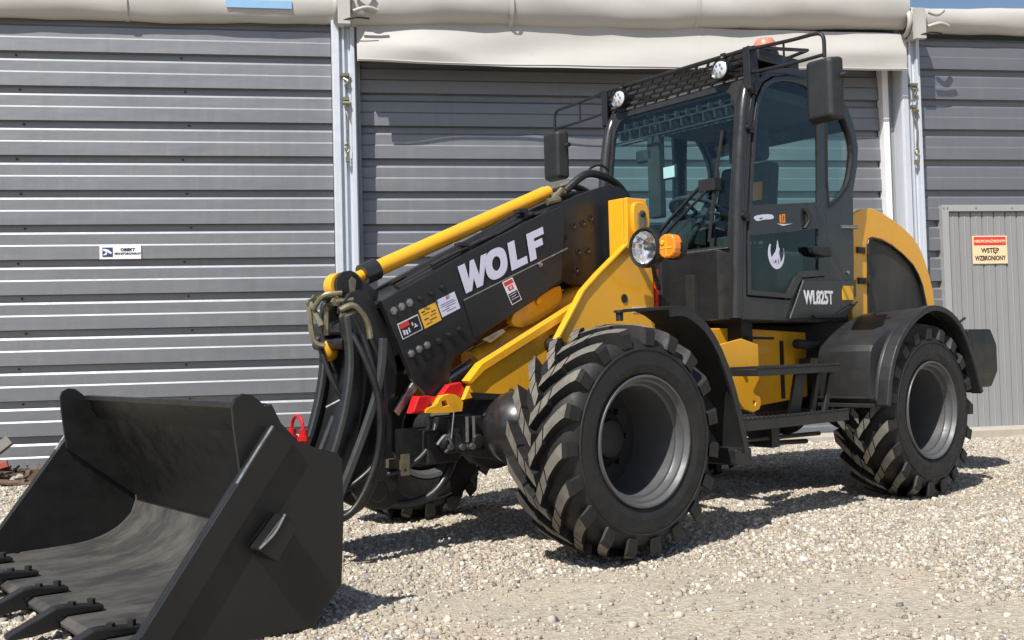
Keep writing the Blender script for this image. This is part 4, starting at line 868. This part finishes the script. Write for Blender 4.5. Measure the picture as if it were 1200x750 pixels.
for sg in (1, -1):
    m = MB(); yy = sg * .60; a, b = sorted((sg * .585, sg * .60)); m.plate([(-1.40, 2.64), (-1.47, 2.64), (-1.50, 2.43), (-1.46, 2.36), (-1.41, 2.38), (-1.42, 2.46)], [], a, b); m.box((-1.42, min(yy, yy - sg * .05), 2.40), (-1.405, max(yy, yy - sg * .05), 2.64)); m.build('guard_bracket', 'black', gd, bevel=.003)
    m = MB(); mz = 2.50 if sg > 0 else 2.47
    m.tube([(-1.41, sg * .6, 2.62), (-1.42, sg * .86, 2.605), (-1.42, sg * 1.02, 2.60), (-1.42, sg * 1.062, 2.585), (-1.42, sg * 1.075, 2.55), (-1.42, sg * 1.075, mz - .04)], .011, 8, 4)
    m.tube([(-1.43, sg * .6, 2.49), (-1.42, sg * .85, 2.475), (-1.42, sg * 1.07, 2.475)], .010, 8, 4); m.tube([(-1.42, sg * .82, 2.602), (-1.42, sg * .82, 2.478)], .007, 6, 1)
    ma = m.build('mirror_arm', 'black', L, smooth=40)
    m = MB(); wd = .105; c = (-1.41, sg * 1.07, 2.28)
    poly = chaikin([(c[1] - wd, c[2] - .165), (c[1] - wd, c[2] + .165), (c[1] + wd, c[2] + .165), (c[1] + wd, c[2] - .165)], 0)
    m.add([(c[0] + x_, c[1] + y_ * wd, c[2] + z_ * .172) for x_, y_, z_ in ((-.04, -1, -1), (-.04, 1, -1), (-.04, 1, 1), (-.04, -1, 1), (.04, -.78, -.92), (.04, .62, -.92), (.04, .62, .95), (.04, -.78, .95))], [(3, 2, 1, 0), (4, 5, 6, 7), (0, 1, 5, 4), (1, 2, 6, 5), (2, 3, 7, 6), (3, 0, 4, 7)])
    m.build('mirror', 'plastic', ma, bevel=.022, seg=4)
    m = MB(); m.box((c[0] - .044, c[1] - wd * .85, c[2] - .145), (c[0] - .041, c[1] + wd * .85, c[2] + .145)); m.build('mirror_glass', 'mirror', ma); m = MB(); m.cyl((c[0] - .01, c[1] + wd, c[2] + .06), (c[0] - .01, c[1] + wd + .03, c[2] + .06), .016, 8); m.build('mirror_knob', 'dark', ma)
    m = MB(); cc_ = (-1.40, sg * .41, 2.54); m.lathe([(.028, .050), (.034, .058), (.02, .062), (-.03, .056), (-.06, .03), (-.06, .001)], 24, cc_, 'x'); m.box((-1.43, sg * .41 - .015, 2.595), (-1.40, sg * .41 + .015, 2.64)); m.sphere((-1.40, sg * .41, 2.61), .014, 8); wl_ = m.build('work_light', 'black', L, smooth=40)
    m = MB(); m.lathe([(.026, .051), (.038, .035), (.042, .0005)], 24, cc_, 'x'); m.build('lens', 'lightglass', wl_, smooth=60)
    m = MB()
    for k in range(6): a = k * math.tau / 6; m.cyl((cc_[0] + .03, cc_[1] + .026 * math.cos(a), cc_[2] + .026 * math.sin(a)), (cc_[0] + .044, cc_[1] + .026 * math.cos(a), cc_[2] + .026 * math.sin(a)), .008, 6)
    m.split('reflector', 'mirror', wl_)
m = MB(); m.cyl((-1.78, .45, 2.60), (-1.78, .45, 2.70), .07, 20); m.box((-1.95, .30, 2.59), (-1.55, .56, 2.66)); m.build('beacon_base', 'black', L, bevel=.01)
m = MB(); m.lathe([(2.70, .001), (2.70, .068), (2.75, .066), (2.775, .05), (2.785, .001)], 24, (-1.76, .45, .0), 'z'); m.build('beacon', 'beacon', L, smooth=50)
# centre boxes, bracket, steps
m = MB(); m.plate([(-1.16, .62), (-1.16, 1.03), (-1.39, 1.03), (-1.39, .62)], [], .25, .40); m.plate([(-1.47, .555), (-1.47, 1.03), (-2.14, 1.0), (-2.14, .60)], [], .25, .41); m.split('tank_box', 'yellow', L, bevel=.006)
m = MB(); m.box((-1.47, .411, .80), (-1.86, .416, .803)); m.box((-1.86, .411, .60), (-1.875, .43, .95)); m.box((-1.48, .3, .93), (-1.38, .5, 1.06)); m.cyl((-1.40, .52, .97), (-1.62, .54, .965), .008, 8); m.cyl((-1.9, .5, .93), (-2.3, .56, .90), .03, 10); m.build('frame_detail', 'dark', L)
m = MB(); m.plate([(-1.015, .93), (-1.238, .965), (-1.383, .93), (-1.383, .74), (-1.325, .67), (-1.345, .645), (-1.385, .635), (-1.395, .60), (-1.375, .565), (-1.32, .55), (-1.24, .572), (-1.19, .62), (-1.09, .80)], [[(-1.335, .59), (-1.315, .60), (-1.325, .62), (-1.345, .61)]], .59, .61); bkt = m.build('side_bracket', 'yellow', L, bevel=.004)
m = MB(); m.cyl((-1.235, .611, .78), (-1.235, .622, .78), .014, 8); m.cyl((-1.06, .611, .86), (-1.06, .622, .86), .012, 8); m.split('bolt', 'dark', bkt)
def step(name, x0, x1, y0, y1, z0, z1):
    m = MB(); m.box((x1, y0, z0), (x0, y1, z1)); n = 26
    for k in range(n): xx = x1 + (x0 - x1) * (k + .5) / n; m.box((xx - .006, y1 - .02, z1 + .0002), (xx + .006, y1 + .003, z1 + .013)); m.box((xx - .006, y0 + .03, z1 + .0002), (xx + .006, y0 + .05, z1 + .013))
    return m.build(name, 'plastic', L, bevel=.002, seg=1)
step('step', -.985, -1.74, .68, .90, .765, .80); step('step', -.77, -1.73, .72, .95, .495, .548)
m = MB(); m.plate([(-1.43, .76), (-1.53, .76), (-1.46, .55), (-1.36, .55)], [], .80, .82); m.plate([(-1.59, .76), (-1.63, .76), (-1.56, .55), (-1.52, .55)], [], .83, .85); m.plate([(-1.68, .76), (-1.72, .76), (-1.65, .55), (-1.61, .55)], [], .85, .87); m.split('step_upright', 'plastic', L, bevel=.003)
m = MB(); m.cyl((-.82, .85, .44), (-1.66, .80, .42), .012, 8); m.cyl((-.80, .75, .41), (-1.68, .7, .37), .014, 8); m.box((-1.22, .7, .38), (-1.15, .85, .50)); m.split('step_rail', 'dark', L)
# hood
hood = [(-2.53, 1.06), (-2.56, 1.74), (-2.60, 1.775), (-2.686, 1.804), (-2.811, 1.818), (-2.947, 1.794), (-3.09, 1.752), (-3.215, 1.706), (-3.33, 1.65), (-3.413, 1.585), (-3.48, 1.49), (-3.539, 1.378), (-3.575, 1.28), (-3.60, 1.10)]
gr = [(-2.713, 1.12), (-2.733, 1.575), (-2.75, 1.61), (-2.798, 1.624), (-2.92, 1.615), (-3.04, 1.585), (-3.18, 1.53), (-3.311, 1.461), (-3.38, 1.395), (-3.43, 1.32), (-3.476, 1.184), (-3.485, 1.12)]
m = MB(); m.plate(hood, [gr], .470, .50); m.plate(hood, [gr], -.50, -.470); m.plate(shrink(hood, -3.0, 1.3, .995), [], -.469, .469); hd_ = m.build('hood', 'yellow', L, bevel=.014, seg=3)
for sg in (1, -1):
    a, b = sorted((sg * .470, sg * .482)); m = MB(); m.plate(shrink(gr, -3.05, 1.35, .995), [], a, b); m.build('grille', 'grille', hd_)
    a, b = sorted((sg * .484, sg * .506)); m = MB(); m.plate(shrink(gr, -3.05, 1.33, 1.0), [shrink(gr, -3.05, 1.34, .955)], a, b); m.build('grille_frame', 'black', hd_, bevel=.003)
m = MB()
for zz in (1.33, 1.53): m.box((-2.69, .50, zz - .02), (-2.60, .515, zz + .02)); m.cyl((-2.72, .515, zz - .03), (-2.72, .515, zz + .03), .01, 8)
m.split('hood_hinge', 'dark', hd_, bevel=.003)
# counterweight
cwp = [(-3.40, .55), (-3.40, 1.0), (-3.74, .995), (-3.93, .885), (-3.92, .69), (-3.72, .575)]
m = MB()
ch = .10
sec = [(-3.40, -.85), (-3.40, .85), (-3.75, .85), (-3.93, .70), (-3.93, -.70), (-3.75, -.85)]
ring0 = [(x_, y_, .60) for x_, y_ in [(-3.40, -.83), (-3.40, .83), (-3.70, .83), (-3.84, .68), (-3.84, -.68), (-3.70, -.83)]]
r1 = [(x_, y_, .70) for x_, y_ in sec]; r2 = [(x_, y_, .90) for x_, y_ in sec]
r3 = [(x_, y_, 1.0) for x_, y_ in [(-3.40, -.83), (-3.40, .83), (-3.72, .83), (-3.86, .68), (-3.86, -.68), (-3.72, -.83)]]
vs = ring0 + r1 + r2 + r3; fs = [tuple(range(5, -1, -1)), tuple(range(18, 24))]
for k in range(3):
    for i in range(6): a = k * 6 + i; b = k * 6 + (i + 1) % 6; fs.append((a, b, b + 6, a + 6))
m.add(vs, fs); cwt = m.build('counterweight', 'bucket', L, bevel=.015, seg=3)
m = MB(); m.cyl((-3.3, .3, .52), (-3.6, .5, .52), .05, 12); m.box((-3.6, -.3, .45), (-3.3, .3, .6)); m.build('tow_hitch', 'dark', cwt)
# rear mudguards
inn = [(-1.99, .565), (-1.985, .70), (-1.99, .885), (-2.02, .915), (-2.22, 1.03), (-2.42, 1.095), (-2.60, 1.12), (-2.80, 1.08), (-2.93, .97), (-3.02, .78), (-3.09, .59)]
out = [(-1.965, .566), (-1.97, .70), (-1.99, .885), (-2.02, .915), (-2.17, .99), (-2.33, 1.075), (-2.45, 1.12), (-2.58, 1.132), (-2.73, 1.10), (-2.845, 1.05), (-2.926, .955), (-3.05, .775), (-3.12, .593)]
arc = [(-1.972, .562), (-2.012, .754), (-2.077, .879), (-2.168, .982), (-2.30, 1.070), (-2.448, 1.128), (-2.576, 1.146), (-2.72, 1.120), (-2.845, 1.057), (-2.935, .966), (-3.050, .781), (-3.125, .593)]
def rp_(path, n=40):
    pts = chaikin(path, 1, False); d_ = [0]
    for i in range(1, len(pts)): d_.append(d_[-1] + math.hypot(pts[i][0] - pts[i - 1][0], pts[i][1] - pts[i - 1][1]))
    res = []
    for k in range(n + 1):
        t = d_[-1] * k / n; i = max(j for j in range(len(pts)) if d_[j] <= t + 1e-9); i = min(i, len(pts) - 2); u = (t - d_[i]) / max(1e-9, d_[i + 1] - d_[i]); res.append(lerp(pts[i], pts[i + 1], u))
    return res
for sg in (1, -1):
    I, O_ = rp_(inn), rp_(out); m = MB(); K = len(I); ysec = [(.575, 0, -.02), (.59, .0, .014), (.61, .0, .022), (.80, .5, .024), (.925, .9, .022), (.94, .96, .018), (.955, 2, .013), (1.0, 2, .013)]; AR = rp_(arc)
    for (yy, f, up_) in ysec:
        for k in range(K):
            p = AR[k] if f == 2 else lerp(I[k], O_[k], f); c0 = (-2.529, .509); dx, dz = p[0] - c0[0], p[1] - c0[1]; Ld = math.hypot(dx, dz); rib = 0 if (6 < k < 13 and k % 3 == 0 and yy < .95) else 0
            m.v.append((p[0] + dx / Ld * (up_ + rib - .02), sg * yy, p[1] + dz / Ld * (up_ + rib - .02)))
    for j in range(len(ysec) - 1):
        for k in range(K - 1): a = j * K + k; m.f.append((a, a + 1, a + 1 + K, a + K))
    o = m.build('rear_mudguard', 'plastic', L, smooth=22)
    a, b = sorted((sg * .975, sg * 1.05)); ml = MB(); ml.plate(offset_path(chaikin(arc, 1, False), .034), [], a, b); ml.build('mudguard_lip', 'plastic', o, bevel=.010, seg=3); sd = o.modifiers.new('solid', 'SOLIDIFY'); sd.thickness = .012; sd.offset = -1 if sg > 0 else 1
    m = MB(); a, b = sorted((sg * .60, sg * .97)); m.box((-1.975, a, .600), (-1.948, b, .612)); m.box((-1.978, a, .550), (-1.952, b, .575)); m.box((-1.99, a, .555), (-1.96, b, .66)) if False else None; m.split('mudguard_trim', 'plastic', o, bevel=.004)
    m = MB(); a, b = sorted((sg * .45, sg * .60)); m.box((-2.9, a, .8), (-2.0, b, .84)); m.build('mudguard_mount', 'dark', o)
    m = MB(); m.cyl((-2.865, sg * 1.03, 1.035), (-2.93, sg * 1.04, 1.065), .008, 6); m.build('mudguard_stud', 'dark', o)
